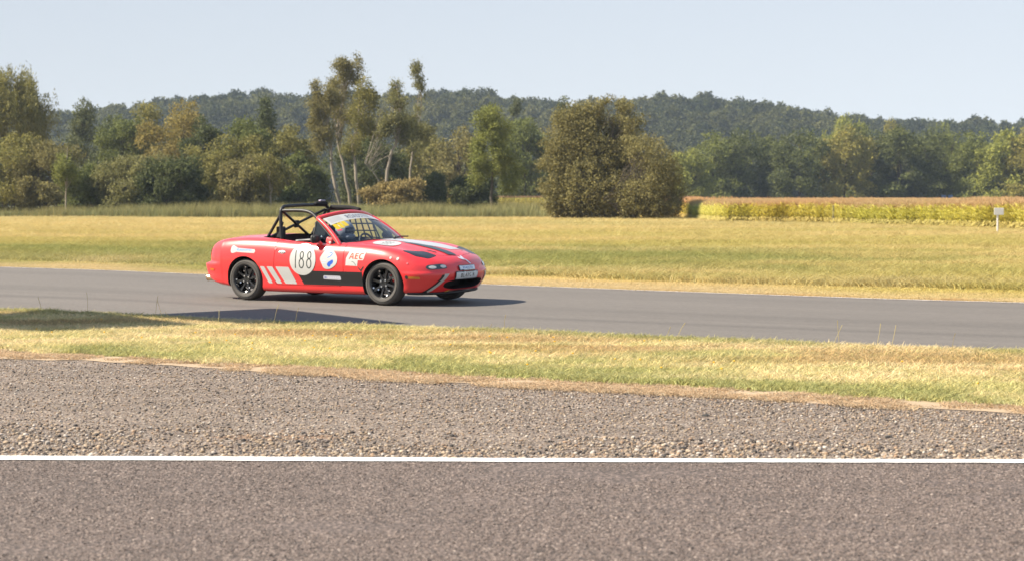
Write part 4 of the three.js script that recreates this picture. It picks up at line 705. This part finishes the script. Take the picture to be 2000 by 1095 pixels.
for (const [o, m, name] of [[[[-0.175, 0.336], [0.30, 0.336], [0.30, 0.418], [-0.175, 0.418]], platePrint('BL-KRC-R', '#20282c', '#c2c9cd'), 'license_plate'], [[[-0.12, 0.436], [0.215, 0.436], [0.215, 0.492], [-0.12, 0.492]], platePrint('ROADSTER', '#3f76ad', '#d6e0ea'), 'nose_plate']]) {
  const p = part(sticker('front', dense(rounded(o, 0.012), 0.02), { rings: 5, lift: 0.020 }), m, name);
  part(sticker('front', dense(rounded(grow(o, 0.006), 0.014), 0.02), { rings: 5, lift: 0.012 }), trimBlack, 'backing', p);
}

// ---- lamps
const amber = phys(lin(0.62, 0.20, 0.015), 0.3, { clearcoat: 0.5 }), lens = phys(lin(0.62, 0.60, 0.56), 0.12, { clearcoat: 0.8, clearcoatRoughness: 0.05 }), reflector = std(lin(0.7, 0.7, 0.7), 0.2, { metalness: 1 });
for (const s of [1, -1]) {
  const t = part(sticker('front', dense(rounded([[s * 0.415, 0.470], [s * 0.64, 0.460], [s * 0.672, 0.488], [s * 0.64, 0.520], [s * 0.46, 0.530], [s * 0.41, 0.502]], 0.025)), { rings: 4, lift: 0.004 }), phys(lin(0.03, 0.06, 0.065), 0.25, { clearcoat: 0.6 }), 'front_turn_signal');
  part(sticker('front', oval(s * 0.462, 0.497, 0.040, 0.019, 24), { rings: 3, lift: 0.010 }), lens, 'lens', t);
  part(sticker('front', oval(s * 0.598, 0.490, 0.042, 0.018, 24), { rings: 3, lift: 0.010 }), lens, 'lens', t);
  part(sticker(s > 0 ? 'right' : 'left', dense(rounded([[2.655, 0.355], [2.79, 0.350], [2.79, 0.378], [2.655, 0.383]], 0.012)), { rings: 3, lift: 0.007 }), amber, 'side_marker');
  part(sticker(s > 0 ? 'right' : 'left', dense(rounded([[-0.66, 0.395], [-0.565, 0.390], [-0.565, 0.418], [-0.66, 0.422]], 0.010)), { rings: 3, lift: 0.006 }), phys(lin(0.50, 0.13, 0.01), 0.35), 'side_marker');
  part(sticker('rear', dense(rounded([[s * 0.36, 0.60], [s * 0.66, 0.585], [s * 0.665, 0.66], [s * 0.60, 0.70], [s * 0.40, 0.70]], 0.04)), { rings: 4, lift: 0.007 }), phys(lin(0.06, 0.01, 0.012), 0.2, { clearcoat: 1 }), 'tail_light');
}
{ const g = new THREE.CylinderGeometry(0.042, 0.042, 0.16, 20, 1, true); g.rotateZ(Math.PI / 2); g.translate(-0.82, 0.275, 0.52); const h = new THREE.TorusGeometry(0.042, 0.005, 8, 20); h.rotateY(Math.PI / 2); h.translate(-0.90, 0.275, 0.52); part(merge([g, h]), std(lin(0.80, 0.58, 0.36), 0.3, { metalness: 1 }), 'exhaust_tip'); }
// front lip below the mouth
{ const pts = smoothPts([[2.60, 0.168, 0.735], [2.715, 0.162, 0.65], [2.832, 0.160, 0.51], [2.902, 0.158, 0.28], [2.922, 0.156, 0], [2.902, 0.158, -0.28], [2.832, 0.160, -0.51], [2.715, 0.162, -0.65], [2.60, 0.168, -0.735]], 36);
  part(tube(pts, 0.022, 8, true, 0.8), trimBlack, 'front_lip'); }
part(box(0.02, 0.145, 0.86, 2.62, 0.27, 0), std(lin(0.02, 0.02, 0.021), 0.8), 'radiator');

// ---- wheels
const rubber = std(lin(0.020, 0.019, 0.0185), 0.82), rubberWall = std(lin(0.066, 0.060, 0.055), 0.8), rimBlack = phys(lin(0.012, 0.012, 0.013), 0.32, { clearcoat: 0.3 });
function makeWheel() {
  const w = new THREE.Group(), R = TR, hw = 0.098;
  const prof = [[0.186, -hw + 0.018], [0.196, -hw + 0.004], [0.225, -hw - 0.003], [0.250, -hw + 0.002], [0.266, -hw + 0.014], [R, -hw + 0.034], [R, -0.03], [R, 0.03], [R, hw - 0.034], [0.266, hw - 0.014], [0.250, hw - 0.002], [0.225, hw + 0.003], [0.196, hw - 0.004], [0.186, hw - 0.018]];
  const t = new THREE.LatheGeometry(prof.map(([r, z]) => new THREE.Vector2(r, z)), 72); t.rotateX(Math.PI / 2);
  mesh(t, rubberWall, 'tyre', {}, w);
  const bead = new THREE.TorusGeometry(0.232, 0.0035, 6, 64); bead.translate(0, 0, hw + 0.002); mesh(bead, rubber, 'tyre_rib', {}, w);
  const rim = new THREE.LatheGeometry([[0.190, -0.085], [0.172, -0.075], [0.165, 0.02], [0.176, 0.070], [0.184, 0.086], [0.191, 0.088], [0.190, 0.078]].map(([r, z]) => new THREE.Vector2(r, z)), 64); rim.rotateX(Math.PI / 2);
  mesh(rim, rimBlack, 'rim', {}, w);
  const disc = new THREE.CylinderGeometry(0.130, 0.130, 0.02, 40); disc.rotateX(Math.PI / 2); disc.translate(0, 0, -0.03); mesh(disc, std(lin(0.16, 0.15, 0.15), 0.4, { metalness: 0.8 }), 'brake_disc', {}, w);
  const spokeShape = new THREE.Shape([[0.030, -0.017], [0.11, -0.010], [0.178, -0.017], [0.178, 0.017], [0.11, 0.010], [0.030, 0.017]].map(([a, b]) => new THREE.Vector2(a, b)));
  const sg = new THREE.ExtrudeGeometry(spokeShape, { depth: 0.022, bevelEnabled: true, bevelSize: 0.003, bevelThickness: 0.004, bevelSegments: 1 });
  const sp = sg.attributes.position; for (let i = 0; i < sp.count; i++) sp.setZ(i, sp.getZ(i) + 0.022 + 0.10 * Math.max(0, sp.getX(i) - 0.03)); sg.computeVertexNormals();
  for (let k = 0; k < 8; k++) { const s = new THREE.Mesh(sg, rimBlack); s.rotation.z = k / 8 * 2 * Math.PI + 0.2; add(s, 'spoke', {}, w); }
  const hub = new THREE.CylinderGeometry(0.040, 0.046, 0.05, 28); hub.rotateX(Math.PI / 2); hub.translate(0, 0, 0.030); mesh(hub, rimBlack, 'hub', {}, w);
  const nut = new THREE.CylinderGeometry(0.0125, 0.0135, 0.024, 6); nut.rotateX(Math.PI / 2);
  for (let k = 0; k < 4; k++) { const n = new THREE.Mesh(nut, steel); n.position.set(0.05 * Math.cos(k * Math.PI / 2 + 0.6), 0.05 * Math.sin(k * Math.PI / 2 + 0.6), 0.06); add(n, 'wheel_nut', {}, w); }
  const stud = new THREE.CylinderGeometry(0.011, 0.012, 0.016, 10); stud.rotateX(Math.PI / 2);
  for (let k = 0; k < 8; k++) { const n = new THREE.Mesh(stud, steel); const a = (k + 0.5) / 8 * 2 * Math.PI + 0.2 + (k % 2 ? 0.22 : -0.2), r = k % 2 ? 0.165 : 0.120; n.position.set(r * Math.cos(a), r * Math.sin(a), k % 2 ? 0.066 : 0.05); n.lookAt(n.position.clone().add(new THREE.Vector3(-Math.cos(a), -Math.sin(a), 2))); add(n, 'rim_bolt', {}, w); }
  const cal = new THREE.TorusGeometry(0.118, 0.022, 8, 14, 0.9); cal.rotateZ(-0.2); cal.translate(0, 0, -0.012); mesh(cal, std(lin(0.45, 0.02, 0.02), 0.5), 'brake_caliper', {}, w);
  return w;
}
const wheel0 = makeWheel();
[[0, 1, 0.0], [WB, 1, 0.35], [0, -1, 1.0], [WB, -1, 2.0]].forEach(([x, s, turn], i) => {
  const w = i ? wheel0.clone() : wheel0;
  w.position.set(x, HUB, s * 0.715); w.rotation.set(0, s > 0 ? 0 : Math.PI, 0); w.rotateZ(turn);
  if (x) w.rotation.x += s * -0.03;
  add(w, 'wheel', {}, car);
});

// ---- windscreen
const wsTop = (u) => [lerp(1.09, 1.175, 1 - u * u), 1.088 + 0.072 * (1 - u * u), u * 0.585];
const wsBot = (u) => [lerp(1.545, 1.70, 1 - u * u * (0.5 + 0.5 * u * u)), 0.765 + 0.043 * (1 - u * u), u * 0.71];
function wsPatch(u0, u1, v0, v1, lift = 0, nu = 24, nv = 8, v0f = null) {
  const pos = [], uv = [], idx = [];
  for (let j = 0; j <= nv; j++) for (let i = 0; i <= nu; i++) {
    const u = lerp(u0, u1, i / nu), lo = v0f ? v0f(u) : v0, v = lerp(lo, v1, j / nv), a = wsBot(u), b = wsTop(u), bow = 0.03 * 4 * v * (1 - v);
    pos.push(lerp(a[0], b[0], v) + bow * 0.6 + lift * 0.6, lerp(a[1], b[1], v) + bow * 0.75 + lift * 0.75, lerp(a[2], b[2], v)); uv.push(i / nu, j / nv);
  }
  for (let j = 0; j < nv; j++) for (let i = 0; i < nu; i++) { const a = j * (nu + 1) + i; idx.push(a, a + nu + 1, a + 1, a + 1, a + nu + 1, a + nu + 2); }
  const g = new THREE.BufferGeometry(); g.setAttribute('position', new THREE.Float32BufferAttribute(pos, 3)); g.setAttribute('uv', new THREE.Float32BufferAttribute(uv, 2)); g.setIndex(idx); g.computeVertexNormals(); return g;
}
const glass = phys(lin(0.70, 0.76, 0.78), 0.02, { transmission: 1, ior: 1.5, thickness: 0 });
const screen = part(wsPatch(-0.94, 0.94, 0.03, 0.96), glass, 'windscreen');
part(wsPatch(0.93, -0.93, 0, 0.955, 0.006, 24, 4, (u) => 0.72 - 0.10 * u * u * u * u), print(1024, 128, (c, w, h) => {
  c.fillStyle = '#b3b3b1'; c.fillRect(0, 0, w, h); c.fillStyle = '#a3a3a2'; c.fillRect(30, 14, 200, 96);
  c.fillStyle = '#3d4150'; c.font = 'bold 104px sans-serif'; c.fillText('ROADSTER', 300, 102, 470); c.fillStyle = '#c8b8c0'; c.fillRect(800, 24, 180, 80);
}, 0.35), 'banner', screen);
{ // small yellow race number stuck below the banner at the right edge
  const m = vinyl(lin(0.55, 0.40, 0.006)), lobe = (u0, u1, v0, v1) => wsPatch(u0, u1, v0, v1, 0.008, 5, 5);
  part(merge([lobe(0.90, 0.80, 0.46, 0.66), lobe(0.785, 0.69, 0.48, 0.68), lobe(0.675, 0.56, 0.52, 0.70)]), m, 'race_number', screen);
  part(lobe(0.905, 0.80, 0.41, 0.45), vinyl(lin(0.6, 0.04, 0.12)), 'race_number_tab', screen);
}
const fr = [];
{ const top = []; for (let k = -12; k <= 12; k++) top.push(wsTop(k / 12 * 0.985)); fr.push(tube(top.map(([x, y, z]) => [x - 0.018, y + 0.010, z]), 0.032, 12, true, 0.8));
  for (const s of [1, -1]) { const a = wsBot(s), b = wsTop(s); const pts = []; for (let k = 0; k <= 10; k++) { const v = k / 10, bow = 0.03 * 4 * v * (1 - v); pts.push([lerp(a[0] + 0.03, b[0], v) + bow * 0.6 - 0.01, lerp(a[1] - 0.05, b[1] + 0.006, v) + bow * 0.75, lerp(a[2] + s * 0.012, b[2], v)]); } fr.push(tube(pts, pts.map((_, k) => lerp(0.046, 0.034, k / 10)), 12, true, 0.75)); }
}
part(merge(fr), paint, 'windscreen_frame');
{ const seal = []; for (let k = -14; k <= 14; k++) { const p = wsBot(k / 14 * 0.94); seal.push([p[0] + 0.008, p[1] + 0.008, p[2]]); } part(tube(seal, 0.012, 6), trimBlack, 'cowl_seal'); }
part(merge([tube(smoothPts([[1.80, 0.826, -0.12], [1.72, 0.834, -0.34], [1.64, 0.825, -0.66]], 10), 0.009, 6), tube([[1.80, 0.80, -0.10], [1.79, 0.83, -0.16]], 0.014, 6)]), trimBlack, 'wiper');
// fixed quarter lights
for (const s of [1, -1]) {
  const a = [1.07, 1.062, s * 0.60], b = [1.075, 0.785, s * 0.715], c = [1.475, 0.785, s * 0.725];
  const g = new THREE.BufferGeometry(); g.setAttribute('position', new THREE.Float32BufferAttribute([...a, ...b, ...c], 3)); g.setIndex(s > 0 ? [0, 1, 2] : [0, 2, 1]); g.computeVertexNormals();
  const q = part(g, phys(lin(0.62, 0.74, 0.76), 0.03, { transmission: 1, thickness: 0 }), 'quarter_window');
  part(merge([tube([a, b], 0.009, 6), tube([[1.085, 1.064, s * 0.598], c], 0.009, 6)]), trimBlack, 'frame', q);
}
// mirrors
for (const s of [1, -1]) {
  const g = new RoundedBoxGeometry(0.09, 0.115, 0.15, 4, 0.04); const p = g.attributes.position;
  for (let i = 0; i < p.count; i++) { const x = p.getX(i); if (x > 0) { p.setY(i, p.getY(i) * 0.86); p.setZ(i, p.getZ(i) * 0.88); } }
  g.computeVertexNormals(); g.rotateY(s * 0.15); g.translate(1.195, 0.836, s * 0.80);
  const m = part(g, trimBlack, 'door_mirror');
  const face = new THREE.CircleGeometry(1, 24); face.scale(0.055, 0.04, 1); face.rotateY(-Math.PI / 2 + s * 0.15); face.translate(1.147, 0.836, s * 0.797);
  part(face, std(lin(0.85, 0.86, 0.86), 0.02, { metalness: 1 }), 'mirror_glass', m);
  part(merge([tube([[1.25, 0.80, s * 0.79], [1.27, 0.765, s * 0.765]], 0.022, 8)]), paint, 'stalk', m);
}
{ const g = new RoundedBoxGeometry(0.10, 0.085, 0.05, 3, 0.022); g.rotateZ(-0.35); g.translate(1.365, 0.812, 0.715); const k = part(g, vinyl(lin(0.62, 0.10, 0.10)), 'sail_panel'); part(box(0.035, 0.03, 0.012, 1.395, 0.79, 0.744, 0.004), whiteVinyl, 'sail_sticker', k); }

// ---- roll cage
const cageMat = phys(lin(0.008, 0.008, 0.010), 0.5, { clearcoat: 0.15 });
const HX = 0.40, HW = 0.50, HY = 1.252;
const cage = part(tube(smoothPts([[HX + 0.05, 0.32, -0.56], [HX + 0.03, 0.78, -0.548], [HX, 1.13, -0.522], [HX, HY - 0.045, -HW - 0.006], [HX, HY - 0.006, -HW + 0.045], [HX, HY + 0.002, -HW + 0.14], [HX, HY + 0.008, 0], [HX, HY + 0.002, HW - 0.14], [HX, HY - 0.006, HW - 0.045], [HX, HY - 0.045, HW + 0.006], [HX, 1.13, 0.522], [HX + 0.03, 0.78, 0.548], [HX + 0.05, 0.32, 0.56]], 110), 0.024, 10), cageMat, 'main_hoop');
for (const s of [1, -1]) {
  part(tube([[HX, 1.195, s * 0.475], [0.10, 0.80, s * 0.47]], 0.021, 8), cageMat, 'rear_stay', cage);
  part(tube(smoothPts([[HX, HY - 0.055, s * 0.50], [0.78, 1.195, s * 0.515], [0.93, 1.165, s * 0.53], [1.05, 1.085, s * 0.55], [1.20, 0.97, s * 0.585], [1.46, 0.76, s * 0.62]], 30), 0.022, 8), cageMat, 'side_hoop', cage);
  part(tube([[HX - 0.02, 1.19, s * 0.46], [0.11, 0.82, -s * 0.45]], 0.019, 8), cageMat, 'diagonal', cage);
}
part(box(0.02, 0.10, 0.10, 0.245, 1.002, 0, 0.005).rotateZ(0), cageMat, 'gusset', cage);
part(tube(smoothPts([[1.05, 1.085, -0.54], [1.09, 1.14, -0.27], [1.10, 1.155, 0], [1.09, 1.14, 0.27], [1.05, 1.085, 0.54]], 20), 0.02, 8), cageMat, 'header_bar', cage);
part(merge([tube([[HX + 0.02, HY + 0.02, -0.20], [HX + 0.02, HY + 0.02, -0.44]], 0.030, 10), tube(smoothPts([[0.46, HY - 0.03, -0.50], [0.78, 1.212, -0.515], [0.93, 1.182, -0.53]], 12), 0.032, 10)]), std(lin(0.012, 0.012, 0.013), 0.95), 'padding', cage);
part(merge([box(0.05, 0.022, 0.10, HX + 0.01, HY + 0.062, -0.36, 0.008), tube([[HX, HY + 0.02, -0.36], [HX + 0.005, HY + 0.075, -0.36]], 0.010, 6)]), std(lin(0.22, 0.21, 0.28), 0.4, { metalness: 0.6 }), 'camera_bracket', cage);
for (const [x, y, z] of [[HX - 0.02, 1.178, 0.505], [1.18, 0.855, 0.64], [0.98, 0.835, 0.50]]) part(new THREE.SphereGeometry(0.017, 12, 8).translate(x, y, z), steel, 'cage_bolt', cage);
// window net in the far opening: individual straps
const netMat = std(lin(0.012, 0.012, 0.014), 0.9);
const netPt = (a, b) => [lerp(lerp(0.66, 0.70, b), lerp(1.13, 1.05, b), a), lerp(0.80, 1.09, b), -lerp(0.705, 0.60, b)];
for (let k = 0; k <= 4; k++) part(tube([0, 0.33, 0.66, 1].map((b) => netPt(k / 4, b)), 0.023, 6, true, 0.35), netMat, 'net_strap');
for (let k = 0; k <= 3; k++) part(tube([0, 0.33, 0.66, 1].map((a) => netPt(a, k / 3)), 0.023, 6, true, 0.35), netMat, 'net_strap');
// cabin: dash, wheel, driver's seat
part((() => { const g = new RoundedBoxGeometry(0.30, 0.20, 1.26, 3, 0.06); g.translate(1.46, 0.665, 0); return g; })(), trimBlack, 'dashboard');
part(merge([new THREE.TorusGeometry(0.165, 0.014, 8, 32).rotateY(Math.PI / 2).rotateZ(0.35).translate(1.20, 0.71, -0.34), tube([[1.2, 0.71, -0.34], [1.40, 0.64, -0.34]], 0.022, 8), box(0.012, 0.05, 0.30, 1.2, 0.71, -0.34)]), trimBlack, 'steering_wheel');
{ const back = new RoundedBoxGeometry(0.12, 0.72, 0.46, 3, 0.05); back.rotateZ(0.28); back.translate(0.555, 0.62, -0.34); const wing = [1, -1].map((s) => box(0.20, 0.20, 0.05, 0.56, 0.93, -0.34 + s * 0.20, 0.02).rotateZ(0)); const base = new RoundedBoxGeometry(0.5, 0.12, 0.46, 3, 0.04); base.translate(0.85, 0.36, -0.34); part(merge([back, ...wing, base]), std(lin(0.015, 0.015, 0.018), 0.85), 'racing_seat'); }
part(merge([tube(smoothPts([[0.80, 0.80, 0.70], [0.98, 0.812, 0.66], [1.10, 0.82, 0.68]], 8), 0.022, 8), tube([[0.92, 0.81, 0.62], [0.92, 0.70, 0.62]], 0.02, 6)]), std(lin(0.10, 0.10, 0.105), 0.5, { metalness: 0.5 }), 'door_bar');
part(merge([box(0.10, 0.16, 0.10, 0.30, 0.90, 0.40, 0.02), tube([[0.30, 0.95, 0.40], [0.33, 1.04, 0.40]], 0.018, 8)]), trimBlack, 'fuel_breather');

// ---- the driver
function solid(bones, lo, hi, cell) {
  const size = Math.max(hi[0] - lo[0], hi[1] - lo[1], hi[2] - lo[2]), res = Math.min(110, Math.ceil(size / cell)), half = size / 2, mid = [0, 1, 2].map((i) => (lo[i] + hi[i]) / 2);
  const mc = new MarchingCubes(res, new THREE.MeshBasicMaterial(), false, false, 160000);
  const d = (p) => {
    let s = 0;
    for (const [a, b, ra, rb, k = 30] of bones) {
      const ab = [b[0] - a[0], b[1] - a[1], b[2] - a[2]], ap = [p[0] - a[0], p[1] - a[1], p[2] - a[2]], t = clamp((ab[0] * ap[0] + ab[1] * ap[1] + ab[2] * ap[2]) / (ab[0] ** 2 + ab[1] ** 2 + ab[2] ** 2 + 1e-9), 0, 1);
      s += Math.exp(-k * (Math.hypot(ap[0] - t * ab[0], ap[1] - t * ab[1], ap[2] - t * ab[2]) - lerp(ra, rb, t)));
    }
    return -Math.log(s + 1e-30) / 30;
  };
  for (let z = 0; z < res; z++) for (let y = 0; y < res; y++) for (let x = 0; x < res; x++) mc.field[x + y * res + z * res * res] = -d([x, y, z].map((v, i) => (v - res / 2) / (res / 2) * half + mid[i]));
  mc.isolation = 0; mc.update();
  const n = mc.count * 3, g = new THREE.BufferGeometry();
  g.setAttribute('position', new THREE.BufferAttribute(mc.positionArray.slice(0, n), 3)); g.setAttribute('normal', new THREE.BufferAttribute(mc.normalArray.slice(0, n), 3));
  g.scale(half, half, half); g.translate(...mid); return g;
}
{
  const d = new THREE.Group(); d.position.copy(car.position); d.rotation.copy(car.rotation);
  add(d, 'person', { label: 'driver in pale helmet and dark race suit seated behind the windscreen', category: 'person' });
  const Z = -0.34, sh = (s) => [0.76, 0.74, Z + s * 0.17], el = (s) => [0.96, 0.58, Z + s * 0.26], ha = (s) => [1.17, 0.71, Z + s * 0.155];
  const bones = [[[0.84, 0.40, Z], [0.79, 0.54, Z], 0.13, 0.13], [[0.79, 0.54, Z], [0.76, 0.71, Z], 0.135, 0.12], [[0.76, 0.71, Z], [0.78, 0.84, Z], 0.065, 0.06]];
  for (const s of [1, -1]) {
    bones.push([[0.76, 0.71, Z], sh(s), 0.09, 0.075], [sh(s), el(s), 0.062, 0.050], [el(s), ha(s), 0.048, 0.034]);
    bones.push([[0.84, 0.40, Z + s * 0.09], [1.20, 0.50, Z + s * 0.12], 0.095, 0.070], [[1.20, 0.50, Z + s * 0.12], [1.45, 0.40, Z + s * 0.10], 0.062, 0.048]);
    for (let k = 0; k < 4; k++) bones.push([[1.18, 0.71 + 0.020 * (k - 1.5), Z + s * 0.155], [1.215, 0.71 + 0.020 * (k - 1.5), Z + s * 0.178], 0.010, 0.009, 60]);
    bones.push([[1.17, 0.73, Z + s * 0.15], [1.20, 0.755, Z + s * 0.135], 0.011, 0.010, 60]);
  }
  const g = solid(bones, [0.5, 0.3, Z - 0.5], [1.6, 1.0, Z + 0.5], 0.014); g.applyMatrix4(ROLL);
  mesh(g, std(lin(0.018, 0.019, 0.026), 0.85), 'race_suit', {}, d);
  const h = new THREE.SphereGeometry(0.135, 32, 24); h.scale(1.06, 1.0, 0.92); h.translate(0.81, 0.905, Z); h.applyMatrix4(ROLL);
  const hm = mesh(h, phys(lin(0.30, 0.32, 0.38), 0.25, { clearcoat: 0.6 }), 'helmet', {}, d);
  const v = new THREE.SphereGeometry(0.1385, 24, 12, -0.95, 1.9, 1.25, 0.55); v.rotateY(Math.PI); v.scale(1.06, 1.0, 0.92); v.rotateY(0); v.translate(0.812, 0.905, Z); v.applyMatrix4(ROLL);
  mesh(v, phys(lin(0.01, 0.012, 0.02), 0.08, { clearcoat: 1 }), 'visor', {}, hm);
  const ch = new THREE.SphereGeometry(0.075, 20, 14); ch.scale(1.0, 0.65, 1.15); ch.translate(0.895, 0.825, Z); ch.applyMatrix4(ROLL); mesh(ch, phys(lin(0.34, 0.35, 0.40), 0.25, { clearcoat: 0.6 }), 'chin_bar', {}, hm);
}
// ---------------------------------------------------------------- signs and posts in the field, parasols beside the track
const galv = std(lin(0.42, 0.42, 0.41), 0.55, { metalness: 0.3 }), signWhite = std(lin(0.74, 0.74, 0.73), 0.6);
{
  const d = 71, s = new THREE.Group(); s.position.set(place(1949, d), -0.03, -d);
  add(s, 'sign_post', { label: 'small white sign board on a pale post before the maize', category: 'sign' });
  mesh(box(0.40, 0.29, 0.02, 0.04, 0.93, 0.035, 0.008), signWhite, 'board', {}, s);
  mesh(tube([[0, 0, 0], [0, 1.06, 0]], 0.038, 10), std(lin(0.56, 0.55, 0.53), 0.7), 'post', {}, s);
  mesh(merge([box(0.10, 0.03, 0.05, 0.02, 1.0, 0.0), box(0.10, 0.03, 0.05, 0.02, 0.86, 0.0)]), galv, 'bracket', {}, s);
}
{
  const d = 99, s = new THREE.Group(); s.position.set(place(1628, d), -0.03, -d);
  add(s, 'marker_post', { label: 'thin weathered grey marker post standing in front of the maize', category: 'post' });
  mesh(box(0.10, 1.05, 0.08, 0, 0.525, 0, 0.015), std(lin(0.19, 0.18, 0.13), 0.9), 'post', {}, s);
  mesh(box(0.12, 0.05, 0.10, 0, 1.075, 0, 0.012), std(lin(0.22, 0.21, 0.16), 0.9), 'cap', {}, s);
}
{
  const d = 210, s = new THREE.Group(); s.position.set(place(1850, d), 0, -d);
  add(s, 'blue_panel', { label: 'pair of blue panels standing above the far maize', category: 'panel' });
  for (const x of [-0.42, 0.42]) { mesh(box(0.56, 0.66, 0.05, x, 1.78, 0, 0.01), std(lin(0.05, 0.10, 0.22), 0.6), 'panel', {}, s); mesh(tube([[x, 0, 0], [x, 1.5, 0]], 0.04, 8), galv, 'leg', {}, s); }
}
// two square parasols out of frame on the left: their shadows fall across the verge and the track
function parasol(corners, lift, label) { // corners: the shade on the ground, carried back along the sun's rays to the canopy
  const k = lift / SUN.y, up = ([x, d]) => [x + SUN.x * k, lift, -d + SUN.z * k], P = corners.map(up), c = [0, 1, 2].map((i) => P.reduce((s, p) => s + p[i], 0) / 4), t = new THREE.Group();
  t.position.set(c[0], 0, c[2]);
  add(t, 'parasol', { label, category: 'parasol', group: 'parasols beside the track' });
  const L = P.map((p) => [p[0] - c[0], p[1], p[2] - c[2]]), top = [0, lift + 0.28, 0], pos = [], idx = [];
  for (let q = 0; q < 4; q++) { const a = L[q], b = L[(q + 1) % 4], s = pos.length / 3; pos.push(...a, ...b, ...top, ...a.map((v, i) => v - (i === 1 ? 0.14 : 0)), ...b.map((v, i) => v - (i === 1 ? 0.14 : 0))); idx.push(s, s + 1, s + 2, s, s + 3, s + 1, s + 1, s + 3, s + 4); }
  const g = new THREE.BufferGeometry(); g.setAttribute('position', new THREE.Float32BufferAttribute(pos, 3)); g.setIndex(idx); g.computeVertexNormals();
  mesh(g, std(lin(0.45, 0.43, 0.40), 0.9, { side: THREE.DoubleSide }), 'canopy', {}, t);
  mesh(tube([[0, 0, 0], [0, lift + 0.26, 0]], 0.04, 10), galv, 'pole', {}, t);
  L.forEach((p) => mesh(tube([[0, lift + 0.22, 0], [p[0] * 0.98, p[1] - 0.02, p[2] * 0.98]], 0.014, 6), galv, 'rib', {}, t));
  mesh(box(0.8, 0.1, 0.8, 0, 0.05, 0, 0.03), std(lin(0.3, 0.3, 0.29), 0.9), 'base', {}, t);
}
parasol([[-4.5, 19.5], [-2.9, 20.95], [-1.1, 18.3], [-2.7, 17.85]], 5.2, 'square parasol on a tall pole left of the frame, the one nearer the track');
parasol([[-6.7, 18.4], [-5.15, 20.15], [-3.2, 17.65], [-4.6, 16.8]], 5.2, 'square parasol on a tall pole left of the frame, the one farther from the track');
renderer.render(scene, camera);
